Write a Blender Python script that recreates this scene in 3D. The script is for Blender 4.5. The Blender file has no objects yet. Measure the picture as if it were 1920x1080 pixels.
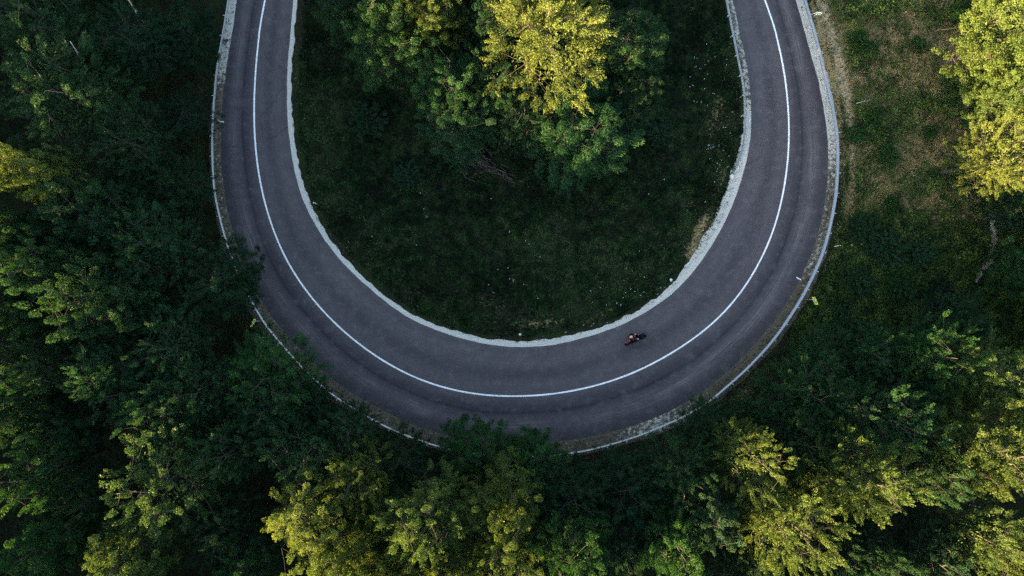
import bpy, bmesh, math, random
import numpy as np
from mathutils import Vector, Matrix
random.seed(7)
R = math.radians
H = 68.27                 # flying height of the camera
S = 102.4 / 1920.0        # metres per photo pixel on the road
scene = bpy.context.scene
COL = scene.collection

def P(px, py, z=0.0):
    """ground-plan position of something seen at a photo pixel, standing z metres up"""
    k = S * (H - z) / H
    return ((px - 960) * k, (540 - py) * k)

def PP(pts, z=0.0):
    return np.array([P(a, b, z) for a, b in pts])

# ------------------------------------------------------------------ helpers
def tag(o, label=None, cat=None, group=None, kind=None):
    if label: o['label'] = label
    if cat: o['category'] = cat
    if group: o['group'] = group
    if kind: o['kind'] = kind
    return o

def link(o, parent=None):
    COL.objects.link(o)
    if parent is not None: o.parent = parent
    return o

def empty(name, loc=(0, 0, 0), rz=0.0):
    o = bpy.data.objects.new(name, None)
    o.empty_display_size = 0.3
    o.location = loc
    o.rotation_euler = (0, 0, rz)
    return link(o)

def np_mesh(name, V, F, mat=None, smooth=False, attrs=None, uv=None):
    """V (n,3), F (m,k) with constant k"""
    V = np.asarray(V, dtype=np.float32); F = np.asarray(F, dtype=np.int32)
    me = bpy.data.meshes.new(name)
    k = F.shape[1]
    me.vertices.add(len(V)); me.vertices.foreach_set('co', V.ravel())
    me.loops.add(F.size); me.loops.foreach_set('vertex_index', F.ravel())
    me.polygons.add(len(F))
    me.polygons.foreach_set('loop_start', np.arange(0, F.size, k, dtype=np.int32))
    me.polygons.foreach_set('loop_total', np.full(len(F), k, dtype=np.int32))
    me.polygons.foreach_set('use_smooth', np.full(len(F), smooth, dtype=bool))
    for an, arr in (attrs or {}).items():
        arr = np.asarray(arr, dtype=np.float32)
        if arr.ndim == 1:
            a = me.attributes.new(an, 'FLOAT', 'POINT'); a.data.foreach_set('value', arr)
        else:
            a = me.attributes.new(an, 'FLOAT_COLOR', 'POINT'); a.data.foreach_set('color', arr.ravel())
    if uv is not None:
        l = me.uv_layers.new(name='UVMap')
        l.data.foreach_set('uv', np.asarray(uv, dtype=np.float32)[F.ravel()].ravel())
    me.update(calc_edges=True)
    me.validate()
    if mat: me.materials.append(mat)
    return me

class MB:
    """collects simple shapes into one bmesh"""
    def __init__(s): s.bm = bmesh.new()
    def box(s, c, size, rot=None, bev=0.0):
        m = Matrix.Translation(c) @ (rot.to_4x4() if rot else Matrix.Identity(4)) @ Matrix.Diagonal((*size, 1))
        r = bmesh.ops.create_cube(s.bm, size=1.0, matrix=m)
        if bev > 0:
            es = list({e for v in r['verts'] for e in v.link_edges})
            bmesh.ops.bevel(s.bm, geom=es, offset=bev, segments=2, affect='EDGES', profile=0.7)
        return s
    def tube(s, pts, rad, n=8, cap=True):
        pts = [Vector(p) for p in pts]
        rad = rad if hasattr(rad, '__len__') else [rad] * len(pts)
        rings = []
        for i, p in enumerate(pts):
            d = (pts[min(i + 1, len(pts) - 1)] - pts[max(i - 1, 0)]).normalized()
            a = d.orthogonal().normalized() if abs(d.z) > .95 else Vector((0, 0, 1)).cross(d).normalized()
            b = d.cross(a)
            rings.append([s.bm.verts.new(p + (a * math.cos(2 * math.pi * k / n) + b * math.sin(2 * math.pi * k / n)) * rad[i]) for k in range(n)])
        for A, B in zip(rings, rings[1:]):
            for k in range(n):
                s.bm.faces.new((A[k], A[(k + 1) % n], B[(k + 1) % n], B[k]))
        if cap:
            s.bm.faces.new(rings[0][::-1]); s.bm.faces.new(rings[-1])
        return s
    def loft(s, secs):
        """secs: list of rings (lists of points), closed rings, capped"""
        rings = [[s.bm.verts.new(p) for p in r] for r in secs]
        n = len(rings[0])
        for A, B in zip(rings, rings[1:]):
            for k in range(n):
                s.bm.faces.new((A[k], A[(k + 1) % n], B[(k + 1) % n], B[k]))
        s.bm.faces.new(rings[0][::-1]); s.bm.faces.new(rings[-1])
        return s
    def torus(s, c, R0, r0, n=28, m=10, axis='Y'):
        vs = []
        for i in range(n):
            a = 2 * math.pi * i / n
            row = []
            for j in range(m):
                b = 2 * math.pi * j / m
                rr = R0 + r0 * math.cos(b)
                row.append(s.bm.verts.new((c[0] + rr * math.cos(a), c[1] + r0 * 0.95 * math.sin(b), c[2] + rr * math.sin(a))))
            vs.append(row)
        for i in range(n):
            for j in range(m):
                s.bm.faces.new((vs[i][j], vs[(i + 1) % n][j], vs[(i + 1) % n][(j + 1) % m], vs[i][(j + 1) % m]))
        return s
    def poly(s, pts, thick):
        """flat outline (list of 3D points), extruded by vector thick"""
        t = Vector(thick)
        A = [s.bm.verts.new(Vector(p)) for p in pts]
        B = [s.bm.verts.new(Vector(p) + t) for p in pts]
        n = len(A)
        s.bm.faces.new(A); s.bm.faces.new(B[::-1])
        for k in range(n): s.bm.faces.new((A[k], B[k], B[(k + 1) % n], A[(k + 1) % n]))
        return s
    def build(s, name, mats, parent=None, smooth=False, loc=None):
        bmesh.ops.recalc_face_normals(s.bm, faces=s.bm.faces)
        me = bpy.data.meshes.new(name)
        s.bm.to_mesh(me); s.bm.free()
        for m in (mats if isinstance(mats, (list, tuple)) else [mats]): me.materials.append(m)
        if smooth:
            me.polygons.foreach_set('use_smooth', [True] * len(me.polygons))
        o = bpy.data.objects.new(name, me)
        if loc: o.location = loc
        return link(o, parent)

# numpy value noise -------------------------------------------------
_L = np.random.RandomState(3).rand(256, 256)
def vnoise(x, y, f=1.0, off=0):
    x = np.asarray(x) * f + 37.7 * off + 500; y = np.asarray(y) * f + 91.3 * off + 500
    xi = np.floor(x).astype(int); yi = np.floor(y).astype(int)
    u = x - xi; v = y - yi
    u = u * u * (3 - 2 * u); v = v * v * (3 - 2 * v)
    g = lambda a, b: _L[a % 256, b % 256]
    return (g(xi, yi) * (1 - u) + g(xi + 1, yi) * u) * (1 - v) + (g(xi, yi + 1) * (1 - u) + g(xi + 1, yi + 1) * u) * v
def fbm(x, y, f, off=0, n=4):
    s = 0; a = 0.5; t = 0
    for i in range(n):
        s = s + a * vnoise(x, y, f * 2 ** i, off + i * 3); t += a; a *= 0.5
    return s / t
def sstep(a, b, x):
    t = np.clip((np.asarray(x, dtype=float) - a) / (b - a), 0, 1)
    return t * t * (3 - 2 * t)

def catmull(pts, step=0.35):
    pts = np.asarray(pts, dtype=float)
    p = np.vstack([2 * pts[0] - pts[1], pts, 2 * pts[-1] - pts[-2]])
    out = []
    for i in range(1, len(p) - 2):
        t = np.linspace(0, 1, 16, endpoint=False)[:, None]
        p0, p1, p2, p3 = p[i - 1], p[i], p[i + 1], p[i + 2]
        out.append(0.5 * ((2 * p1) + (-p0 + p2) * t + (2 * p0 - 5 * p1 + 4 * p2 - p3) * t ** 2 + (-p0 + 3 * p1 - 3 * p2 + p3) * t ** 3))
    out = np.vstack(out + [pts[-1:]])
    d = np.r_[0, np.cumsum(np.linalg.norm(np.diff(out, axis=0), axis=1))]
    n = max(2, int(d[-1] / step) + 1)
    s = np.linspace(0, d[-1], n)
    return np.c_[np.interp(s, d, out[:, 0]), np.interp(s, d, out[:, 1])]

def smooth_line(c, k=9, it=2):
    c = c.copy()
    for _ in range(it):
        pad = np.vstack([np.repeat(c[:1], k // 2, 0), c, np.repeat(c[-1:], k // 2, 0)])
        ker = np.ones(k) / k
        m = np.c_[np.convolve(pad[:, 0], ker, 'valid'), np.convolve(pad[:, 1], ker, 'valid')]
        m[:k] = c[:k]; m[-k:] = c[-k:]
        c = m
    return c

def near_dist(x, y, line):
    """distance from points to a dense polyline, and index of the nearest vertex"""
    x = np.ravel(x); y = np.ravel(y)
    D = np.empty(len(x)); I = np.empty(len(x), dtype=int)
    for a in range(0, len(x), 20000):
        dx = x[a:a + 20000, None] - line[None, :, 0]; dy = y[a:a + 20000, None] - line[None, :, 1]
        q = dx * dx + dy * dy
        i = q.argmin(1); I[a:a + 20000] = i; D[a:a + 20000] = np.sqrt(q[np.arange(len(i)), i])
    return D, I

def in_poly(x, y, poly):
    x = np.ravel(x); y = np.ravel(y); c = np.zeros(len(x), bool)
    n = len(poly); j = n - 1
    for i in range(n):
        xi, yi = poly[i]; xj, yj = poly[j]
        if yi != yj:
            c ^= ((yi > y) != (yj > y)) & (x < (xj - xi) * (y - yi) / (yj - yi) + xi)
        j = i
    return c

# ------------------------------------------------------------------ traced lines (photo pixels)
CEN = [(497,0),(488,50),(481,110),(477,170),(476,220),(478,270),(483,315),(490,355),(500,395),(515,440),(535,485),(562,530),(595,572),(632,611),(672,645),(715,675),(765,703),(820,724),(875,737),(930,743),(985,743),(1040,739),(1095,729),(1150,714),(1205,692),(1255,665),(1300,636),(1345,600),(1385,555),(1415,510),(1440,460),(1458,410),(1470,355),(1478,300),(1480,250),(1478,200),(1473,150),(1464,100),(1451,50),(1434,0)]
INN = [(550,0),(545,60),(540,110),(538,150),(538,200),(540,240),(545,280),(552,320),(561,360),(580,403),(610,453),(640,491),(673,523),(740,580),(800,613),(873,637),(927,648),(973,652),(1040,647),(1107,630),(1173,607),(1240,567),(1281,533),(1320,483),(1353,430),(1373,387),(1383,360),(1403,293),(1409,233),(1409,200),(1405,150),(1397,100),(1385,50),(1374,0)]
OUT = [(445,0),(435,67),(422,140),(417,200),(414,253),(416,310),(420,360),(432,413),(447,470),(466,520),(495,573),(537,628),(587,677),(640,726),(707,763),(773,796),(840,816),(905,827),(970,831),(1040,828),(1108,819),(1208,791),(1270,765),(1302,744),(1340,718),(1380,682),(1427,633),(1467,580),(1497,530),(1520,483),(1535,433),(1545,393),(1550,355),(1553,283),(1547,217),(1533,147),(1513,77),(1492,0)]
RAIL = [(428,0),(417,67),(408,117),(402,177),(398,233),(398,300),(402,360),(413,413),(427,463),(443,507),(468,558),(497,608),(540,660),(567,690),(597,718),(640,752),(723,800),(790,827),(840,842),(905,853),(975,857),(1045,853),(1110,843),(1190,820),(1240,800),(1279,783),(1325,757),(1358,730),(1400,693),(1447,643),(1483,593),(1513,543),(1543,477),(1560,413),(1569,360),(1572,300),(1571,255),(1565,217),(1550,150),(1530,67),(1510,0)]
IRAIL = [(1362,0),(1370,42),(1377,76),(1383,107),(1389,136),(1394,167),(1396,193),(1396,240),(1390,283),(1388,291)]

def extend(c, a=90, b=90):
    """let a line run on past the frame, straight, gently bending apart"""
    d0 = c[0] - c[6]; d0 /= np.linalg.norm(d0); d1 = c[-1] - c[-7]; d1 /= np.linalg.norm(d1)
    s = np.arange(1.0, a, 1.0)[::-1, None]; t = np.arange(1.0, b, 1.0)[:, None]
    return np.vstack([c[0] + d0 * s, c, c[-1] + d1 * t])
cen = extend(smooth_line(catmull(PP(CEN)), 11, 3))
inn = extend(smooth_line(catmull(PP(INN)), 9, 2))
out = extend(smooth_line(catmull(PP(OUT)), 9, 2))
rail = extend(smooth_line(catmull(PP(RAIL, 0.62)), 5, 1), 30, 30)
irail = extend(catmull(PP(IRAIL, 0.62)), 30, 1.5)

# one row per centre point: nearest points on both asphalt edges
_, ii = near_dist(cen[:, 0], cen[:, 1], inn); _, oi = near_dist(cen[:, 0], cen[:, 1], out)
rin = smooth_line(inn[ii], 7, 2); rout = smooth_line(out[oi], 7, 2)
arc = np.r_[0, np.cumsum(np.linalg.norm(np.diff(cen, axis=0), axis=1))]
half_w = 0.5 * np.linalg.norm(rin - rout, axis=1)
mid = 0.5 * (rin + rout)
ROADPOLY = np.vstack([rin, rout[::-1]])

def road_gap(x, y):
    """metres outside the asphalt edge (negative on the asphalt)"""
    d, i = near_dist(x, y, mid)
    return d - half_w[i]
LOOP = np.vstack([inn, inn[:1]])

def height(x, y):
    x = np.asarray(x, dtype=float); y = np.asarray(y, dtype=float)
    g = road_gap(x, y).reshape(x.shape)
    s = sstep(1.6, 9, g)
    z = s * (1.5 * (fbm(x, y, 0.05, 5, 3) - 0.5) + 0.35 * (fbm(x, y, 0.3, 9, 3) - 0.5))
    r = np.hypot(x, y)
    far = sstep(150, 900, r)
    return z + far * 60 * (fbm(x, y, 0.003, 2, 3) - 0.35) - 0.02

# ------------------------------------------------------------------ materials
def new_mat(name):
    m = bpy.data.materials.new(name); m.use_nodes = True
    nt = m.node_tree; nt.nodes.clear()
    o = nt.nodes.new('ShaderNodeOutputMaterial')
    return m, nt, o
class N:
    def __init__(s, nt): s.nt = nt
    def __call__(s, t, **kw):
        n = s.nt.nodes.new(t)
        for k, v in kw.items():
            if k.startswith('i_'):
                key = k[2:]
                key = int(key) if key.isdigit() else key.replace('_', ' ')
                if isinstance(v, bpy.types.NodeSocket): s.nt.links.new(v, n.inputs[key])
                else: n.inputs[key].default_value = v
            else: setattr(n, k, v)
        return n
    def link(s, a, b): s.nt.links.new(a, b)
    def mixc(s, f, a, b, mode='MIX'):
        n = s.nt.nodes.new('ShaderNodeMix'); n.data_type = 'RGBA'; n.blend_type = mode
        for i, v in ((0, f), (6, a), (7, b)):
            if isinstance(v, bpy.types.NodeSocket): s.nt.links.new(v, n.inputs[i])
            else: n.inputs[i].default_value = v if i == 0 else (*v, 1)
        return n.outputs[2]
    def math(s, op, a, b=0.0, clamp=False):
        n = s.nt.nodes.new('ShaderNodeMath'); n.operation = op; n.use_clamp = clamp
        for i, v in ((0, a), (1, b)):
            if isinstance(v, bpy.types.NodeSocket): s.nt.links.new(v, n.inputs[i])
            else: n.inputs[i].default_value = v
        return n.outputs[0]
    def ramp(s, f, lo, hi):
        n = s.nt.nodes.new('ShaderNodeMapRange'); n.interpolation_type = 'SMOOTHSTEP'
        s.nt.links.new(f, n.inputs[0]); n.inputs[1].default_value = lo; n.inputs[2].default_value = hi
        return n.outputs[0]
    def noise(s, vec, scale, detail=4, rough=0.55):
        n = s('ShaderNodeTexNoise', i_Scale=scale, i_Detail=detail, i_Roughness=rough)
        if vec is not None: s.link(vec, n.inputs['Vector'])
        return n.outputs['Fac']

def plain(name, col, rough=0.6, metal=0.0, coat=0.0, var=0.12, scale=30, spec=0.5):
    m, nt, o = new_mat(name); n = N(nt)
    tc = n('ShaderNodeTexCoord').outputs['Object']
    f = n.noise(tc, scale, 5)
    c = n.mixc(f, tuple(v * (1 - var) for v in col), tuple(min(1, v * (1 + var)) for v in col))
    b = n('ShaderNodeBsdfPrincipled', i_Metallic=metal)
    n.link(c, b.inputs['Base Color'])
    n.link(n.math('ADD', n.math('MULTIPLY', f, 0.15), rough - 0.07), b.inputs['Roughness'])
    b.inputs['Coat Weight'].default_value = coat; b.inputs['Specular IOR Level'].default_value = spec
    n.link(b.outputs[0], o.inputs[0])
    return m

def leaf_mat(name, dark, light, yell, trans=0.32):
    m, nt, o = new_mat(name); n = N(nt)
    a = n('ShaderNodeAttribute', attribute_name='tint').outputs['Fac']
    oi_ = n('ShaderNodeObjectInfo')
    c = n.mixc(n.ramp(a, 0.0, 0.75), dark, light)
    c = n.mixc(n.math('MULTIPLY', n.ramp(a, 0.7, 1.0), 0.8), c, yell)
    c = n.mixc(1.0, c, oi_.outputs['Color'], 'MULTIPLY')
    d = n('ShaderNodeBsdfPrincipled', i_Roughness=0.5)
    d.inputs['Specular IOR Level'].default_value = 0.08
    n.link(c, d.inputs['Base Color'])
    t = n('ShaderNodeBsdfTranslucent'); n.link(n.mixc(1.0, c, (1.25, 1.2, 0.55), 'MULTIPLY'), t.inputs[0])
    mx = n('ShaderNodeMixShader', i_0=trans); n.link(d.outputs[0], mx.inputs[1]); n.link(t.outputs[0], mx.inputs[2])
    n.link(mx.outputs[0], o.inputs[0])
    return m

M_LEAF = leaf_mat('leaf_green', (.012, .029, .015), (.028, .056, .024), (.066, .082, .026))
M_BARK = plain('bark', (.028, .023, .019), 0.9, var=0.45, scale=6)
M_DEADWOOD = plain('dead_wood', (.30, .25, .23), 0.85, var=0.3, scale=10)

def vcol_mat(name, rough=0.8, trans=0.0):
    m, nt, o = new_mat(name); n = N(nt)
    a = n('ShaderNodeAttribute', attribute_name='tone').outputs['Color']
    d = n('ShaderNodeBsdfPrincipled', i_Roughness=rough); d.inputs['Specular IOR Level'].default_value = 0.05
    n.link(a, d.inputs['Base Color'])
    if trans:
        t = n('ShaderNodeBsdfTranslucent'); n.link(a, t.inputs[0])
        mx = n('ShaderNodeMixShader', i_0=trans); n.link(d.outputs[0], mx.inputs[1]); n.link(t.outputs[0], mx.inputs[2])
        n.link(mx.outputs[0], o.inputs[0])
    else: n.link(d.outputs[0], o.inputs[0])
    return m
M_GRASS = vcol_mat('grass_blades', 0.7, 0.25)

# ground ------------------------------------------------------------
def ground_mat():
    m, nt, o = new_mat('soil_and_turf'); n = N(nt)
    pos = n('ShaderNodeNewGeometry').outputs['Position']
    dry = n('ShaderNodeAttribute', attribute_name='dry').outputs['Fac']
    f1 = n.noise(pos, 0.55, 6, 0.65); f2 = n.noise(pos, 3.5, 5, 0.7); f3 = n.noise(pos, 14, 3, 0.7)
    soil = n.mixc(f2, (.008, .008, .006), (.030, .025, .017))
    turf = n.mixc(f3, (.008, .016, .006), (.026, .042, .012))
    base = n.mixc(n.ramp(f1, .40, .62), soil, turf)
    straw = n.mixc(n.math('ADD', n.math('MULTIPLY', f3, .6), n.math('MULTIPLY', f2, .4)), (.062, .052, .018), (.46, .335, .165))
    k = n.math('ADD', n.math('MULTIPLY', dry, 1.15), n.math('MULTIPLY', n.math('SUBTRACT', f2, 0.5), 1.2))
    k = n.math('ADD', k, n.math('MULTIPLY', n.math('SUBTRACT', f1, 0.5), 0.9))
    c = n.mixc(n.ramp(k, .35, .75), base, straw)
    bare = n('ShaderNodeAttribute', attribute_name='bare').outputs['Fac']
    c = n.mixc(n.ramp(n.math('ADD', bare, n.math('MULTIPLY', n.math('SUBTRACT', f2, .5), .9)), .30, .65), c, n.mixc(f3, (.30, .22, .125), (.60, .45, .27)))
    b = n('ShaderNodeBsdfPrincipled', i_Roughness=0.95); b.inputs['Specular IOR Level'].default_value = 0.1
    n.link(c, b.inputs['Base Color'])
    bp = n('ShaderNodeBump', i_Strength=0.8, i_Distance=0.12); n.link(n.math('ADD', f2, f3), bp.inputs['Height'])
    n.link(bp.outputs[0], b.inputs['Normal'])
    n.link(b.outputs[0], o.inputs[0])
    return m

def pxy(x, y):
    """photo pixel of a ground point"""
    return 960 + np.asarray(x) / S, 540 - np.asarray(y) / S
def blob(px, py, cx, cy, rx, ry, rot=0):
    c, s = math.cos(R(rot)), math.sin(R(rot))
    u = ((px - cx) * c + (py - cy) * s) / rx; v = (-(px - cx) * s + (py - cy) * c) / ry
    return np.exp(-(u * u + v * v))
TRACK = catmull([(1535,-20),(1548,40),(1562,80),(1572,110),(1578,150),(1588,190),(1594,230),(1597,280),(1597,340),(1590,400),(1583,440)], 6)
RILL = catmull([(1853,400),(1857,425),(1862,440),(1856,465),(1851,490),(1840,505),(1832,520),(1828,530)], 5)
def dryness(x, y):
    px, py = pxy(x, y)
    d = 0.85 * blob(px, py, 1700, 190, 170, 270) + 0.5 * blob(px, py, 1640, 60, 120, 90) + 0.42 * blob(px, py, 1790, 420, 110, 110)
    d = np.clip(d, 0, 0.80)
    dt, _ = near_dist(px, py, TRACK)
    w = 13 - 6 * sstep(100, 300, py.ravel() if hasattr(py, 'ravel') else py)
    d = d + (0.95 * np.exp(-(dt / w) ** 2)).reshape(np.shape(d)) * (1 - 0.5 * sstep(330, 450, py))
    # worn bank along the inner verge, right-hand half
    for c in ((1315,425,14,45,28,.75),(1352,340,12,34,18,.45),(1340,215,22,50,10,.45),(1300,470,14,26,40,.5),(1010,606,60,12,-4,.55),(1130,590,50,9,-22,.4),(900,330,30,16,-30,.4),(985,345,45,12,25,.3),
              (1400,735,50,14,-32,.55),(1290,812,50,12,-22,.45),(745,165,25,22,0,.35),(670,450,16,20,0,.3)):
        d = d + c[5] * blob(px, py, *c[:5])
    return np.clip(d, 0, 1.1)

def bareness(x, y):
    px, py = pxy(x, y); dt, _ = near_dist(px, py, TRACK)
    w = 15 - 7 * sstep(100, 300, py)
    return (np.exp(-(dt / w.ravel()) ** 2)).reshape(np.shape(px)) * (.78 - .5 * sstep(250, 440, py))
def build_ground():
    core = np.arange(-72, 72.01, 0.55)
    tail = 72 + np.cumsum(0.8 * 1.13 ** np.arange(1, 52))
    ax = np.r_[-tail[::-1], core, tail]
    X, Y = np.meshgrid(ax, ax)
    Z = height(X, Y)
    n = len(ax)
    V = np.c_[X.ravel(), Y.ravel(), Z.ravel()]
    idx = np.arange(n * n).reshape(n, n)
    F = np.c_[idx[:-1, :-1].ravel(), idx[:-1, 1:].ravel(), idx[1:, 1:].ravel(), idx[1:, :-1].ravel()]
    me = np_mesh('ground', V, F, ground_mat(), True, {'dry': dryness(X, Y).ravel(), 'bare': bareness(X, Y).ravel()})
    o = link(bpy.data.objects.new('ground', me)); tag(o, 'earth and turf slope around and inside the bend', None, None, 'structure')
build_ground()

# road --------------------------------------------------------------
def asphalt_mat():
    m, nt, o = new_mat('asphalt'); n = N(nt)
    uv = n('ShaderNodeUVMap').outputs[0]
    pos = n('ShaderNodeNewGeometry').outputs['Position']
    sp = n('ShaderNodeSeparateXYZ'); n.link(uv, sp.inputs[0])
    wob = n.math('MULTIPLY', n.math('SUBTRACT', n.noise(pos, 0.12, 2), 0.5), 0.05)
    u = n.math('ADD', sp.outputs[0], wob)
    # stretched along the road: streaks of wear
    st = n('ShaderNodeCombineXYZ'); n.link(n.math('MULTIPLY', sp.outputs[0], 60), st.inputs[0]); n.link(n.math('MULTIPLY', sp.outputs[1], 0.22), st.inputs[1])
    streak = n.noise(st.outputs[0], 1.0, 4, 0.6)
    grain = n.noise(pos, 9, 5, 0.8); big = n.noise(pos, 0.14, 3)
    speck = n.noise(pos, 38, 2, 0.6)
    def band(c, w):
        d = n.math('DIVIDE', n.math('ABSOLUTE', n.math('SUBTRACT', u, c)), w)
        return n.math('SUBTRACT', 1.0, n.ramp(d, 0.0, 1.0))
    col = n.mixc(n.ramp(grain, .25, .75), (.053, .044, .048), (.080, .067, .072))
    col = n.mixc(n.math('MULTIPLY', n.ramp(speck, .55, .75), .35), col, (.13, .115, .115))
    col = n.mixc(n.math('MULTIPLY', n.ramp(streak, .35, .75), .30), col, (.105, .096, .099))
    # tyre-polished dark bands, paler crown between them
    dk = n.math('MULTIPLY', band(0.675, 0.055), 0.90)
    dk = n.math('MAXIMUM', dk, n.math('MULTIPLY', band(0.65, 0.15), 0.62))
    dk = n.math('MAXIMUM', dk, n.math('MULTIPLY', band(0.97, 0.17), 0.62))
    dk = n.math('MAXIMUM', dk, n.math('MULTIPLY', band(0.28, 0.12), 0.42))
    dk = n.math('MAXIMUM', dk, n.math('MULTIPLY', band(0.04, 0.06), 0.18))
    dk = n.math('MULTIPLY', dk, n.math('ADD', .72, n.math('MULTIPLY', streak, .6)), True)
    col = n.mixc(dk, col, (.022, .021, .026))
    pale = n.math('MULTIPLY', band(0.81, 0.10), n.math('MULTIPLY', n.ramp(streak, .40, .70), n.ramp(big, .40, .58)))
    col = n.mixc(n.math('MULTIPLY', pale, .42), col, (.23, .21, .205))
    col = n.mixc(n.math('MULTIPLY', n.ramp(big, .45, .8), .22), col, (.12, .105, .105))
    med = n.noise(pos, 1.1, 5, .7)
    col = n.mixc(n.math('MULTIPLY', n.ramp(med, .48, .72), .40), col, (.125, .112, .112))
    col = n.mixc(n.math('MULTIPLY', n.ramp(med, .50, .30), .30), col, (.040, .038, .042))
    vec = n('ShaderNodeVectorMath', operation='ADD'); n.link(pos, vec.inputs[0])
    nz = n('ShaderNodeTexNoise', i_Scale=.9, i_Detail=4); n.link(pos, nz.inputs['Vector']); n.link(nz.outputs['Color'], vec.inputs[1])
    vo = n('ShaderNodeTexVoronoi', feature='DISTANCE_TO_EDGE', i_Scale=.16); n.link(vec.outputs[0], vo.inputs['Vector'])
    crack = n.math('MULTIPLY', n.math('SUBTRACT', 1.0, n.ramp(vo.outputs[0], .0, .010)), n.ramp(n.noise(pos, .10, 2), .50, .62))
    col = n.mixc(n.math('MULTIPLY', crack, .55), col, (.02, .02, .022))
    b = n('ShaderNodeBsdfPrincipled', i_Roughness=0.85); b.inputs['Specular IOR Level'].default_value = 0.2
    n.link(col, b.inputs['Base Color'])
    bp = n('ShaderNodeBump', i_Strength=0.35, i_Distance=0.01); n.link(speck, bp.inputs['Height']); n.link(bp.outputs[0], b.inputs['Normal'])
    n.link(b.outputs[0], o.inputs[0])
    return m

def strip(name, rows, mat, uvu, z, smooth=True, attrs=None):
    """rows: list of (n,2) polylines side by side"""
    k = len(rows); n = len(rows[0])
    V = np.stack([np.c_[r, np.full(n, zz)] for r, zz in zip(rows, z if hasattr(z, '__len__') else [z] * k)], 1).reshape(-1, 3)
    idx = np.arange(n * k).reshape(n, k)
    F = np.c_[idx[:-1, :-1].ravel(), idx[:-1, 1:].ravel(), idx[1:, 1:].ravel(), idx[1:, :-1].ravel()]
    a = np.r_[0, np.cumsum(np.linalg.norm(np.diff(rows[0], axis=0), axis=1))]
    UV = np.stack([np.c_[np.full(n, u), a] for u in uvu], 1).reshape(-1, 2)
    me = np_mesh(name, V, F, mat, smooth, attrs, UV)
    return link(bpy.data.objects.new(name, me))

us = [0, .1, .2, .3, .4, .5, .6, .7, .8, .9, 1.0]
jit = lambda amp, off: ((fbm(arc, np.zeros_like(arc), 0.9, off, 4) - .5) * amp)[:, None]
nin = rin - cen; nin /= np.linalg.norm(nin, axis=1)[:, None]
nout = rout - cen; nout /= np.linalg.norm(nout, axis=1)[:, None]
e_in = rin + nin * jit(.10, 1); e_out = rout + nout * jit(.16, 2)
rows = [e_in + (cen - e_in) * (u / .5) if u <= .5 else cen + (e_out - cen) * ((u - .5) / .5) for u in us]
road = strip('road', rows, asphalt_mat(), us, 0.030)
tag(road, 'two lane grey asphalt hairpin road curving through the forest', None, None, 'structure')
paint, nt, o_ = new_mat('road_paint'); n = N(nt)
pos = n('ShaderNodeNewGeometry').outputs['Position']
b = n('ShaderNodeBsdfPrincipled', i_Roughness=0.6)
n.link(n.mixc(n.ramp(n.noise(pos, 5, 6, .8), .30, .56), (.46, .45, .44), (.80, .78, .76)), b.inputs['Base Color']); n.link(b.outputs[0], o_.inputs[0])
wl = 0.078 + 0.012 * (vnoise(arc, arc * 0, 1.2) - .5)
cl = strip('road_marking', [cen - nout * wl[:, None], cen + nout * wl[:, None]], paint, [0, 1], 0.034)
tag(cl, 'single solid white centre line painted around the bend', None, None, 'structure')
# short white paint marks across the asphalt edge
for i, (a, b_) in enumerate((((1493,520),(1502,525)), ((409,227),(420,229)))):
    A = Vector((*P(*a), .036)); B = Vector((*P(*b_), .036)); d = (B - A).normalized(); s = Vector((-d.y, d.x, 0)) * .05
    me = bpy.data.meshes.new('edge_mark'); me.from_pydata([A - s, B - s, B + s, A + s], [], [(0, 1, 2, 3)]); me.materials.append(paint)
    o = link(bpy.data.objects.new('edge_mark', me)); tag(o, ('short white paint mark at the outer edge of the right lane', 'faint short white paint mark at the left road edge')[i], None, None, 'structure')

# gravel shoulders ---------------------------------------------------
def gravel_mat():
    m, nt, o = new_mat('limestone_gravel'); n = N(nt)
    pos = n('ShaderNodeNewGeometry').outputs['Position']
    g = n('ShaderNodeAttribute', attribute_name='gravel').outputs['Fac']
    f1 = n.noise(pos, 2.6, 5, .7); f2 = n.noise(pos, 16, 4, .8)
    stone = n.mixc(f2, (.20, .185, .16), (.68, .635, .56))
    dirt = n.mixc(f2, (.030, .028, .016), (.16, .125, .095))
    k = n.math('ADD', g, n.math('MULTIPLY', n.math('SUBTRACT', f1, .5), 1.5))
    k = n.math('ADD', k, n.math('MULTIPLY', n.math('SUBTRACT', f2, .5), .5))
    c = n.mixc(n.ramp(k, .32, .62), dirt, stone)
    b = n('ShaderNodeBsdfPrincipled', i_Roughness=0.95); b.inputs['Specular IOR Level'].default_value = 0.15
    n.link(c, b.inputs['Base Color'])
    bp = n('ShaderNodeBump', i_Strength=.9, i_Distance=.04); n.link(f2, bp.inputs['Height']); n.link(bp.outputs[0], b.inputs['Normal'])
    n.link(b.outputs[0], o.inputs[0])
    return m
GM = gravel_mat()
cpx, cpy = pxy(cen[:, 0], cen[:, 1])
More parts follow.
